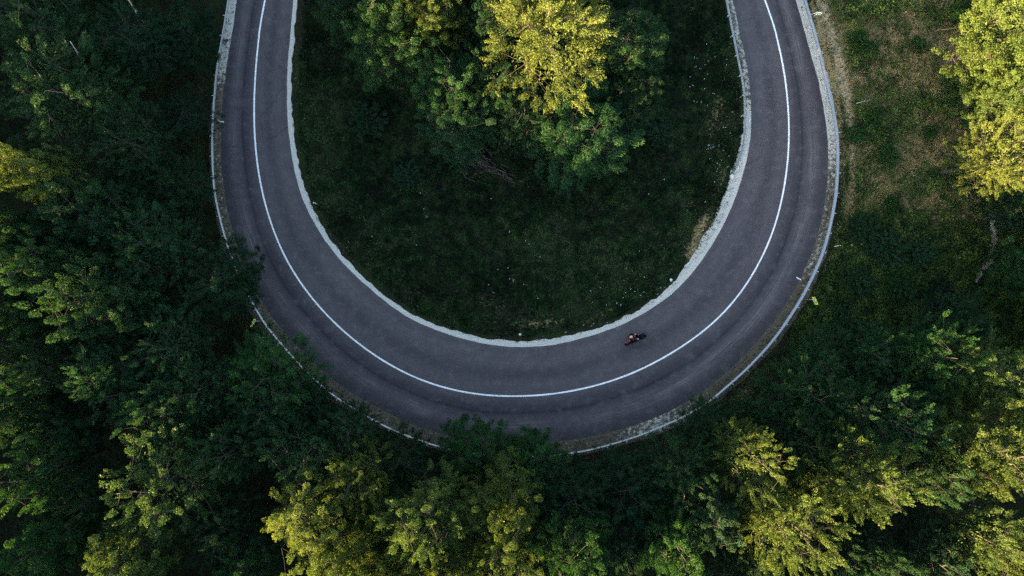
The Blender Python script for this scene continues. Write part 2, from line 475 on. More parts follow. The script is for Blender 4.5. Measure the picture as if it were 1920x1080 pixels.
# how wide and how stony the two shoulders are along the bend (key points by centre-line position)
ang = np.interp(np.arange(len(cen)), [0, len(cen) - 1], [0, 1])
def along(tab):
    """tab: list of (px,py,value) near the centre line -> value per row"""
    ks = []
    for x, y, v in tab:
        i = np.argmin((cpx - x) ** 2 + (cpy - y) ** 2); ks.append((i, v))
    ks.sort(); return np.interp(np.arange(len(cen)), [k[0] for k in ks], [k[1] for k in ks])
w_in = along([(497,0,.42),(477,170,.46),(478,270,.52),(500,395,.66),(562,530,.52),(672,645,.48),(820,724,.56),(985,743,.68),(1150,714,.58),(1300,636,.70),(1415,510,1.25),(1470,355,1.35),(1480,250,.8),(1473,150,.65),(1434,0,.75)])
g_in = along([(497,0,.85),(477,170,.74),(478,270,.95),(500,395,1.15),(820,724,1.2),(1150,714,1.15),(1415,510,.98),(1470,355,.88),(1480,260,.9),(1476,180,.42),(1434,0,.40)])
w_out = along([(497,0,1.0),(477,170,1.15),(500,395,1.5),(595,572,1.9),(765,703,1.9),(985,743,1.7),(1205,692,1.9),(1300,636,1.9),(1415,510,1.8),(1470,355,1.3),(1480,250,1.2),(1464,100,1.15),(1434,0,1.1)])
g_out = along([(497,0,.62),(479,130,.56),(477,190,.24),(500,395,.26),(595,572,.20),(765,703,.22),(985,743,.18),(1120,722,.22),(1190,698,.46),(1255,665,.26),(1300,636,.14),(1415,510,.17),(1440,460,.36),(1470,355,.28),(1478,300,.50),(1480,250,.66),(1464,100,.78),(1434,0,.80)])
def shoulder(edge, nrm, w, g, name, label, fade_out):
    rr = np.random.RandomState(len(name))
    ts = [-.25, 0.0, .35, .65, .85, 1.0]
    ragged = (w + (fbm(arc, arc * 0 + 3, 1.7, 7, 4) - .5) * .42)[:, None]
    rows = [edge + nrm * (t * ragged if t > 0 else t) for t in ts]
    zz = np.array([.008, .008, .010, .012, .010, -.06])
    gat = np.stack([g * k + fade_out * d for k, d in ((1, 0), (1, 0), (1, .02), (1, 0), (.92, -.05), (.6, -.15))], 1).ravel()
    o = strip(name, rows, GM, ts, zz, True, {'gravel': gat}); tag(o, label, None, None, 'structure')
shoulder(rin, nin, w_in, g_in, 'gravel_verge', 'pale crushed limestone verge along the inside of the bend', 1)
shoulder(rout, nout, w_out, g_out, 'outer_verge', 'gravel and weedy verge along the outside of the bend', 1)

# bare rill of pale earth on the right-hand slope
def earth_strip():
    c = PP(RILL); n_ = len(c)
    d = np.gradient(c, axis=0); d /= np.linalg.norm(d, axis=1)[:, None]; nn = np.c_[-d[:, 1], d[:, 0]]
    s = np.linspace(0, 1, n_); w = (.10 + .30 * np.sin(np.pi * s) ** .7 * (0.55 + .9 * vnoise(s * 30, s * 0, 1)))[:, None]
    c = c + nn * (.25 * (vnoise(s * 20, s * 0 + 9, 1) - .5))[:, None]
    rows = [c - nn * w, c, c + nn * w]
    Z = [height(r[:, 0], r[:, 1]) for r in rows]
    V = np.stack([np.c_[r, z + .05 + k] for r, z, k in zip(rows, Z, (-.03, .03, -.03))], 1).reshape(-1, 3)
    idx = np.arange(n_ * 3).reshape(n_, 3)
    F = np.c_[idx[:-1, :-1].ravel(), idx[:-1, 1:].ravel(), idx[1:, 1:].ravel(), idx[1:, :-1].ravel()]
    me = np_mesh('dirt_path', V, F, plain('pale_earth', (.46, .38, .28), .95, var=.45, scale=4), True)
    tag(link(bpy.data.objects.new('dirt_path', me)), 'winding pale bare earth rill on the right hand slope', None, None, 'structure')
earth_strip()

# ------------------------------------------------------------------ grass, weeds, flowers (nobody could count these)
rng = np.random.RandomState(11)
def leaves_mesh(C, A, Nn, L, W):
    """kite shaped leaves: centre, axis, normal, length, width"""
    A = A / np.linalg.norm(A, axis=1)[:, None]
    Sd = np.cross(Nn, A); Sd /= np.linalg.norm(Sd, axis=1)[:, None] + 1e-9
    Up = np.cross(A, Sd)
    L = np.asarray(L)[:, None]; W = np.asarray(W)[:, None]
    v0 = C - A * L * .5; v2 = C + A * L * .5 - Up * L * .10
    v1 = C + Sd * W * .5 + A * L * .05 + Up * W * .12; v3 = C - Sd * W * .5 + A * L * .05 + Up * W * .12
    V = np.stack([v0, v1, v2, v3], 1).reshape(-1, 3)
    F = np.arange(len(V)).reshape(-1, 4)
    return V, F

def herb_field(name, label, xs, ys, hgt, col, size, aspect, lift, up=0.6):
    """tufts of small leaves / blades on the terrain"""
    n_ = len(xs); z = height(xs, ys)
    A = rng.normal(size=(n_, 3)); A[:, 2] = np.abs(A[:, 2]) * lift
    Nn = rng.normal(size=(n_, 3)) * .7; Nn[:, 2] += up * 1.5
    C = np.c_[xs, ys, z + hgt * rng.rand(n_) ** 1.3]
    L = size * (.6 + .8 * rng.rand(n_))
    V, F = leaves_mesh(C, A, Nn, L, L * aspect)
    tone = np.repeat(np.c_[col, np.ones(n_)], 4, 0)
    me = np_mesh(name, V, F, M_GRASS, False, {'tone': tone})
    o = link(bpy.data.objects.new(name, me)); tag(o, label, None, None, 'stuff'); return o

def scatter(n_, box, keep):
    x0, y0 = P(box[0], box[3]); x1, y1 = P(box[2], box[1])
    x = rng.uniform(x0, x1, n_); y = rng.uniform(y0, y1, n_)
    k = keep(x, y); return x[k], y[k]
def mixcol(t, *cols):
    cols = np.array(cols); t = np.clip(t, 0, .9999) * (len(cols) - 1); i = t.astype(int); f = (t - i)[:, None]
    return cols[i] * (1 - f) + cols[i + 1] * f
innpoly = inn
# inside of the bend
def keep_in(x, y):
    g = road_gap(x, y); k = in_poly(x, y, innpoly)
    lim = .55 + .9 * fbm(x, y, .8, 4, 3)
    # let weeds creep into the gravel here and there
    d = rng.rand(len(x)) < .35 + .9 * fbm(x, y, .55, 21, 3) ** 1.5
    return k & (g > lim) & d
x, y = scatter(330000, (520, -60, 1430, 660), keep_in)
f = fbm(x, y, .45, 31, 4); f2 = fbm(x, y, 1.6, 41, 3); dr = dryness(x, y)
keep = rng.rand(len(x)) > np.clip(dr * 1.1, 0, .85); x, y, f, f2, dr = x[keep], y[keep], f[keep], f2[keep], dr[keep]
t = np.clip((f2 - .5) * 1.7 + (fbm(x, y, .22, 33, 3) - .5) * 1.3 + .42 + rng.normal(size=len(x)) * .16, 0, 1)
col = mixcol(t, (.003, .011, .005), (.006, .021, .007), (.014, .040, .012), (.042, .068, .026))
herb_field('meadow_grass', 'dark green weeds and grass covering the inside of the bend', x, y, .06 + 1.15 * np.clip(f - .32, 0, 1), col, .25, .34, .7)
# tall pale grass blades at the margins
def keep_edge(x, y):
    g = road_gap(x, y); return (g > .45) & (g < 4.5) & in_poly(x, y, innpoly) & (rng.rand(len(x)) < .25 + .6 * fbm(x, y, .5, 61, 3))
x, y = scatter(90000, (520, -60, 1430, 680), keep_edge)
t = np.clip(fbm(x, y, 1.1, 71, 3) * 1.2 - .1 + rng.normal(size=len(x)) * .15, 0, 1)
col = mixcol(t, (.014, .026, .009), (.028, .046, .013), (.065, .078, .030), (.15, .14, .08))
herb_field('verge_grass', 'rough grass fringe along the inner gravel verge', x, y, .25, col, .34, .12, 1.6)

# right-hand clearing and the outer side
def outside(x, y):
    return ~in_poly(x, y, innpoly)
def keep_clear(x, y):
    px, py = pxy(x, y); g = road_gap(x, y)
    dens = .10 + .95 * np.clip(.6 * fbm(x, y, .42, 81, 4) + .4 * fbm(x, y, 1.3, 83, 3) - .375, 0, 1) * 3.4
    dens = dens + .50 * sstep(380, 470, py) * (1 - sstep(1780, 1860, px) * .3)
    dens = dens * (1 - np.clip(dryness(x, y) - .55, 0, .45) * 1.9) * (1 - .93 * bareness(x, y))
    dr_, _ = near_dist(px, py, RILL); dens = dens * (.04 + .96 * sstep(5, 16, dr_))
    return outside(x, y) & (g > 1.5 + .5 * fbm(x, y, 1, 5, 2)) & (rng.rand(len(x)) < dens)
x, y = scatter(420000, (1480, -80, 2000, 800), keep_clear)
px_, py_ = pxy(x, y)
f = fbm(x, y, .42, 81, 4); t = np.clip((fbm(x, y, 1.5, 91, 3) - .5) * 1.5 + .42 + rng.normal(size=len(x)) * .17, 0, 1)
col = mixcol(t, (.012, .022, .008), (.022, .042, .012), (.040, .066, .015), (.085, .105, .028))
col = col * (1.35 + .5 * (1 - sstep(330, 460, py_)))[:, None]
herb_field('brambles', 'green brambles and weeds in patches over the right hand clearing', x, y, .10 + 1.3 * np.clip(f - .42, 0, 1) + .35 * sstep(380, 470, py_), col, .27, .42, .5)
def keep_straw(x, y):
    g = road_gap(x, y); px, py = pxy(x, y)
    return outside(x, y) & (g > 1.7) & (rng.rand(len(x)) < (1 - .8 * bareness(x, y)) * (.20 + .6 * fbm(x, y, .7, 101, 3)) * (1 - .8 * sstep(430, 560, py)))
x, y = scatter(230000, (1500, -80, 2000, 640), keep_straw)
t = np.clip(fbm(x, y, .9, 111, 3) * 1.3 - .15 + rng.normal(size=len(x)) * .2, 0, 1)
col = mixcol(t, (.040, .048, .013), (.095, .088, .028), (.22, .16, .075), (.44, .32, .17))
herb_field('dry_grass', 'dry straw coloured grass over the right hand clearing', x, y, .16, col, .34, .10, .55)
# weeds on the outer verge and the forest floor beside the rail
def keep_verge(x, y):
    d, i = near_dist(x, y, mid); g = d - half_w[i]
    return outside(x, y) & (g > .12) & (g < 3.6) & (rng.rand(len(x)) < np.clip(.95 - 1.05 * g_out[i] + .5 * (fbm(x, y, .9, 121, 3) - .5), .05, 1) * np.where(g < w_out[i], .5, 1))
x, y = scatter(330000, (330, -60, 1640, 930), keep_verge)
t = np.clip(fbm(x, y, 1.2, 131, 3) * 1.3 - .2 + rng.normal(size=len(x)) * .18, 0, 1)
px_, py_ = pxy(x, y)
col = mixcol(t, (.014, .024, .009), (.030, .045, .014), (.062, .070, .026), (.13, .105, .065))
herb_field('roadside_weeds', 'low weeds and dead stalks on the outer verge under the guard rail', x, y, .16, col, .22, .26, .8)
def keep_floor(x, y):
    px, py = pxy(x, y); g = road_gap(x, y)
    return outside(x, y) & (g > 2.6) & ((px < 520) | (py > 640)) & (rng.rand(len(x)) < .2 + .8 * fbm(x, y, .3, 141, 3))
x, y = scatter(120000, (-80, -80, 2000, 1160), keep_floor)
t = np.clip(fbm(x, y, .8, 151, 3) + rng.normal(size=len(x)) * .2, 0, 1)
col = mixcol(t, (.010, .018, .008), (.020, .034, .012), (.035, .055, .018))
herb_field('undergrowth', 'dark undergrowth on the forest floor', x, y, .9 * fbm(x, y, .2, 161, 2), col, .40, .40, .4)
# white flower heads
def flowers():
    C = []
    def cl(cx, cy, rx, ry, n_):
        for _ in range(int(n_ * .6)):
            x, y = P(cx + rng.normal() * rx, cy + rng.normal() * ry); C.append((x, y))
    for c in ((1318,165,16,22,26),(1310,108,14,14,12),(1329,277,4,4,12),(1180,555,30,12,14),(1135,560,16,10,6),(1352,290,14,14,12),(1000,640,12,5,4),(915,522,14,10,6),(960,525,6,8,5),
              (1060,620,50,14,18),(1210,540,26,18,14),(1360,230,16,60,14),(1270,400,50,60,18),(700,60,30,50,10),(1590,455,4,6,7),(1545,410,10,30,9),(690,780,30,8,8),(1150,812,20,5,6),(985,480,60,40,14),(760,420,60,60,10)):
        cl(*c)
    C = np.array(C); k = (road_gap(C[:, 0], C[:, 1]) > .7); C = C[k]
    x, y = C.T; n_ = len(x)
    rep = 5; x = np.repeat(x, rep) + rng.normal(size=n_ * rep) * .035; y = np.repeat(y, rep) + rng.normal(size=n_ * rep) * .035
    z = height(x, y) + .55 + .05 * rng.rand(len(x))
    A = rng.normal(size=(len(x), 3)); A[:, 2] *= .2; Nn = rng.normal(size=(len(x), 3)) * .2 + np.array([0, 0, 1])
    V, F = leaves_mesh(np.c_[x, y, z], A, Nn, np.full(len(x), .036), np.full(len(x), .03))
    me = np_mesh('wildflowers', V, F, plain('white_petals', (.75, .75, .70), .7), False)
    tag(link(bpy.data.objects.new('wildflowers', me)), 'tiny white wildflowers dotted through the verge grass', None, None, 'stuff')
flowers()

# ------------------------------------------------------------------ trees
def unit(v): return v / (np.linalg.norm(v) + 1e-9)
def tubes_mesh(tubes):
    """tubes: list of (pts(k,3), radii(k), sides) -> V,F quads"""
    VV, FF, base = [], [], 0
    for pts, rad, m in tubes:
        pts = np.asarray(pts); k = len(pts)
        d = np.gradient(pts, axis=0); d /= np.linalg.norm(d, axis=1)[:, None] + 1e-9
        ref = np.where(np.abs(d[:, 2:3]) > .9, np.array([[1., 0, 0]]), np.array([[0, 0, 1.]]))
        a = np.cross(ref, d); a /= np.linalg.norm(a, axis=1)[:, None] + 1e-9; b = np.cross(d, a)
        th = 2 * np.pi * np.arange(m) / m
        ring = pts[:, None] + (a[:, None] * np.cos(th)[None, :, None] + b[:, None] * np.sin(th)[None, :, None]) * np.asarray(rad)[:, None, None]
        idx = base + np.arange(k * m).reshape(k, m); nx = np.roll(idx, -1, 1)
        FF.append(np.stack([idx[:-1], nx[:-1], nx[1:], idx[1:]], -1).reshape(-1, 4)); VV.append(ring.reshape(-1, 3)); base += k * m
    return np.vstack(VV), np.vstack(FF)

def make_tree(seed, style, Rr=5.0, Hh=15.0, detail=1.0):
    """returns (trunk V,F), (leaf V,F,tint) of one tree, base at the origin.
    Limbs leave the trunk, carry sub-branches out to the lumpy crown outline, and every sub-branch ends in tufts of leaves."""
    r = np.random.RandomState(seed)
    sp = dict(f=dict(n=275, leaves=200, tl=(.95, 1.75), tr=.20, fan=3, L=.138, asp=.46, up=.55, base=.10, lump=.30, thin=.06),
              c=dict(n=275, leaves=200, tl=(.62, 1.10), tr=.34, fan=2, L=.138, asp=.60, up=.45, base=.10, lump=.34, thin=.04),
              s=dict(n=200, leaves=150, tl=(.75, 1.35), tr=.21, fan=3, L=.138, asp=.55, up=.45, base=.14, lump=.42, thin=.20),
              b=dict(n=95, leaves=90, tl=(.40, .80), tr=.16, fan=2, L=.17, asp=.50, up=.45, base=.02, lump=.30, thin=.03))[style]
    nlv = max(6, int(sp['leaves'] * (detail if detail >= 1 else detail * .7)))
    tubes = []; wob = r.normal(size=(6, 2)) * .14; wob[0] = 0
    tp = np.c_[np.cumsum(wob, 0) * Rr / 5, np.linspace(-.25, Hh * .88, 6)]
    r0 = .013 * Hh + .02
    tubes.append((tp, r0 * np.array([1.25, .95, .8, .6, .36, .10]), 9))
    axis_at = lambda z: np.array([np.interp(z, tp[:, 2], tp[:, 0]), np.interp(z, tp[:, 2], tp[:, 1]), z])
    zc, hz = Hh * (.46 + sp['base'] * .5), Hh * (.54 - sp['base'] * .5)
    # big lumps: sub-crowns pointing in a handful of directions
    K = 24
    ld = r.normal(size=(K, 3)); ld[:, 2] = np.abs(ld[:, 2]) * .9 + .05; ld /= np.linalg.norm(ld, axis=1)[:, None]
    la = r.uniform(-.9, 1.15, K)
    def outline(d):
        c = np.clip(d @ ld.T, 0, 1) ** 22
        q = (c * la).sum(-1) / (c.sum(-1) + .12)
        return (1 - sp['lump'] * .55) + sp['lump'] * 1.05 * q
    # limbs
    nl = 15 if style != 'b' else 8
    LP = []
    for i in range(nl):
        t = (i + r.rand() * .6) / nl; zs = Hh * (.14 + .66 * t); az = 2.39996 * i + r.normal() * .25; el = R(5) + R(65) * t ** 1.2
        d = np.array([math.cos(az) * math.cos(el), math.sin(az) * math.cos(el), math.sin(el)]); st = axis_at(zs)
        ln = (Rr * .72) * (1 - .35 * t); ss = np.linspace(0, 1, 6)
        pts = st + np.outer(ss * ln, d) + np.outer(ss ** 2 * ln * .18, [0, 0, 1]) + np.outer(np.sin(ss * 3.1) * ln * .06, r.normal(size=3))
        tubes.append((pts, (.028 + .007 * ln) * Hh / 15 * (1.05 - .9 * ss), 5)); LP.append(pts[1:])
    LPA = np.vstack(LP + [np.array([axis_at(z) for z in np.linspace(Hh * .3, Hh * .86, 6)])])
    LC, LA, LN, LT = [], [], [], []
    n = int(sp['n'])
    for i in range(n):
        # even spread over the crown, more on the upper side
        h = 1 - 2 * (i + .5) / n; h = .5 + .5 * h; h = -.55 + 1.55 * h ** .80
        az = 2.39996 * i + r.normal() * .12
        rh = math.sqrt(max(1 - h * h, 0)); d = np.array([math.cos(az) * rh, math.sin(az) * rh, h])
        d = unit(d + r.normal(size=3) * .05)
        hole = vnoise(d[0] * 2.4 + d[2] * 3.1, d[1] * 2.4 - d[2] * 1.7, 1.0, seed) * .65 + vnoise(d[0] * 5 + d[2] * 3, d[1] * 5 + 7, 1.0, seed + 5) * .35
        if hole < .33 + sp['thin'] * .35 or r.rand() < sp['thin'] * .5: continue
        ro = float(outline(d[None])[0]) * (r.uniform(.74, 1.02) if r.rand() < .85 else r.uniform(1.0, 1.16))
        if r.rand() < .22: ro *= r.uniform(.55, .85)
        p = np.array([0, 0, zc]) + d * np.array([Rr, Rr, hz]) * ro
        p[:2] += axis_at(p[2])[:2]
        q = LPA[((LPA - p) ** 2).sum(1).argmin()]
        tl = r.uniform(*sp['tl'])
        outd = unit(d * np.array([1, 1, .7]) + np.array([0, 0, sp['up']]) + r.normal(size=3) * .22)
        b0 = p - outd * tl * .6
        mid_ = (q + b0) * .5 + np.array([0, 0, -.06]) * np.linalg.norm(b0 - q)
        tubes.append((np.array([q, mid_, b0]), np.array([.016, .012, .007]) * Hh / 15, 3))
        tt = r.normal() * .10
        for k in range(sp['fan']):
            td = unit(outd + r.normal(size=3) * (.36 if k else .1)); l2 = tl * (1 if k == 0 else r.uniform(.5, .85))
            m = max(3, int(nlv / sp['fan'] * r.uniform(.75, 1.25)))
            w = r.rand(m) ** .85
            # leaves sit on the skin of the tuft and face out from its axis, a little towards the sky
            off = r.normal(size=(m, 3)); off -= np.outer(off @ td, td) * .8; off /= np.linalg.norm(off, axis=1)[:, None] + 1e-6
            rad_ = sp['tr'] * np.sqrt(r.uniform(.25, 1.15, m)) * (1.15 - .75 * w ** 2)
            LC.append(b0 + np.outer(w * l2, td) + off * rad_[:, None])
            LA.append(td * .9 + off * .35 + r.normal(size=(m, 3)) * .45)
            LN.append(off * .9 + td * (.15 + .8 * w ** 2)[:, None] + np.array([0, 0, .35]) + r.normal(size=(m, 3)) * .26)
            LT.append(np.clip(.40 + tt + r.normal(size=m) * .15, 0, 1))
    # deeper foliage inside the crown
    m = int((2600 if style != 's' else 900) * (1 if detail >= 1 else .5)) if style != 'b' else 350
    d = r.normal(size=(m, 3)); d[:, 2] = d[:, 2] * .8 + .15; d /= np.linalg.norm(d, axis=1)[:, None]
    ro = outline(d) * r.uniform(.30, .64, m)
    c = np.array([0, 0, zc]) + d * np.array([Rr, Rr, hz]) * ro[:, None]
    LC.append(c); LA.append(r.normal(size=(m, 3)) + d); LN.append(d * .6 + r.normal(size=(m, 3)) * .5 + np.array([0, 0, .5])); LT.append(np.clip(.40 + r.normal(size=m) * .15, 0, 1))
    big = np.ones(sum(len(q) for q in LC)); big[-m:] = 1.9 if detail >= 1 else 1.3
    C = np.vstack(LC); A = np.vstack(LA); Nn = np.vstack(LN); T = np.concatenate(LT)
    L = sp['L'] * (.65 + .7 * r.rand(len(C))) / max(detail, .15) ** .5 * big
    V, F = leaves_mesh(C, A, Nn, L, L * sp['asp'])
    return tubes_mesh(tubes), (V, F, np.repeat(T, 4))

PROTO = {}
for st, seeds in (('f', (1, 2, 3, 4, 5)), ('c', (11, 12, 13, 14, 15)), ('s', (21, 22, 23))):
    for s_ in seeds:
        (tv, tf), (lv, lf, lt) = make_tree(s_, st)
        PROTO.setdefault(st, []).append((np_mesh('trunk', tv, tf, M_BARK, True), np_mesh('crown', lv, lf, M_LEAF, False, {'tint': lt})))
for s_ in (31, 32, 33, 34):
    (tv, tf), (lv, lf, lt) = make_tree(s_, 'b', 2.2, 4.0)
    PROTO.setdefault('b', []).append((np_mesh('stems', tv, tf, M_BARK, True), np_mesh('foliage', lv, lf, M_LEAF, False, {'tint': lt})))

TONES = {'d': (.56, .76, .80), 'm': (.80, 1.02, .92), 'h': (.74, 1.06, .86), 'g': (.80, 1.15, .75), 'y': (2.25, 1.66, .95), 'k': (1.4, 1.25, .9), 'o': (2.95, 1.92, 1.1), 'b': (1.25, 1.6, .9), 'w': (1.15, 1.15, 1.35)}  # y, o, k paint golden sunlight into the leaf colour; d paints in shade
trng = random.Random(5)
tree_count = {}
def plant(px, py, rad, h, style, tone, label, cat='tree', group=None, name=None, base_min=2.4):
    shrub = style == 'b'
    if shrub and px > 1580 and py < 400: tone = 'b'; rad *= .8
    zc = h * (.62 if not shrub else .5)
    cx, cy = P(px, py, zc); Rm = rad * S * (H - zc) / H
    bx, by = cx, cy
    for _ in range(40):       # a trunk never stands on the carriageway: it roots outside and leans over
        g = float(road_gap(np.array([bx]), np.array([by]))[0])
        if g > base_min: break
        _, i = near_dist(np.array([bx]), np.array([by]), mid); v = np.array([bx, by]) - mid[i[0]]; v /= np.linalg.norm(v) + 1e-6
        bx += v[0] * .3; by += v[1] * .3
    bz = float(height(np.array([bx]), np.array([by]))[0])
    k = tree_count.get(style, 0); tree_count[style] = k + 1
    pr = PROTO[style]; tm, cm = pr[k % len(pr)]
    R0, H0 = (5.0, 15.0) if not shrub else (2.2, 4.0)
    root = empty(name or ('shrub' if shrub else 'broadleaf_tree'), (bx, by, bz))
    ax = Vector((cx - bx, cy - by, zc))
    q = ax.normalized()
    rot = Vector((0, 0, 1)).rotation_difference(q).to_matrix().to_4x4() @ Matrix.Rotation(trng.uniform(0, 6.283), 4, 'Z')
    root.matrix_world = Matrix.Translation((bx, by, bz)) @ rot @ Matrix.Diagonal((Rm / R0, Rm / R0, h / H0, 1))
    for nm, me in ((('stems', 'foliage') if shrub else ('trunk', 'crown')), (tm, cm)), :
        pass
    a = link(bpy.data.objects.new('stems' if shrub else 'trunk', tm), root)
    c = link(bpy.data.objects.new('foliage' if shrub else 'crown', cm), root)
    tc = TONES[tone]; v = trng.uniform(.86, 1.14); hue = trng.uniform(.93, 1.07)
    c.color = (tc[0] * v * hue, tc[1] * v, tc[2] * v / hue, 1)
    tag(root, label, cat, group)
    return root

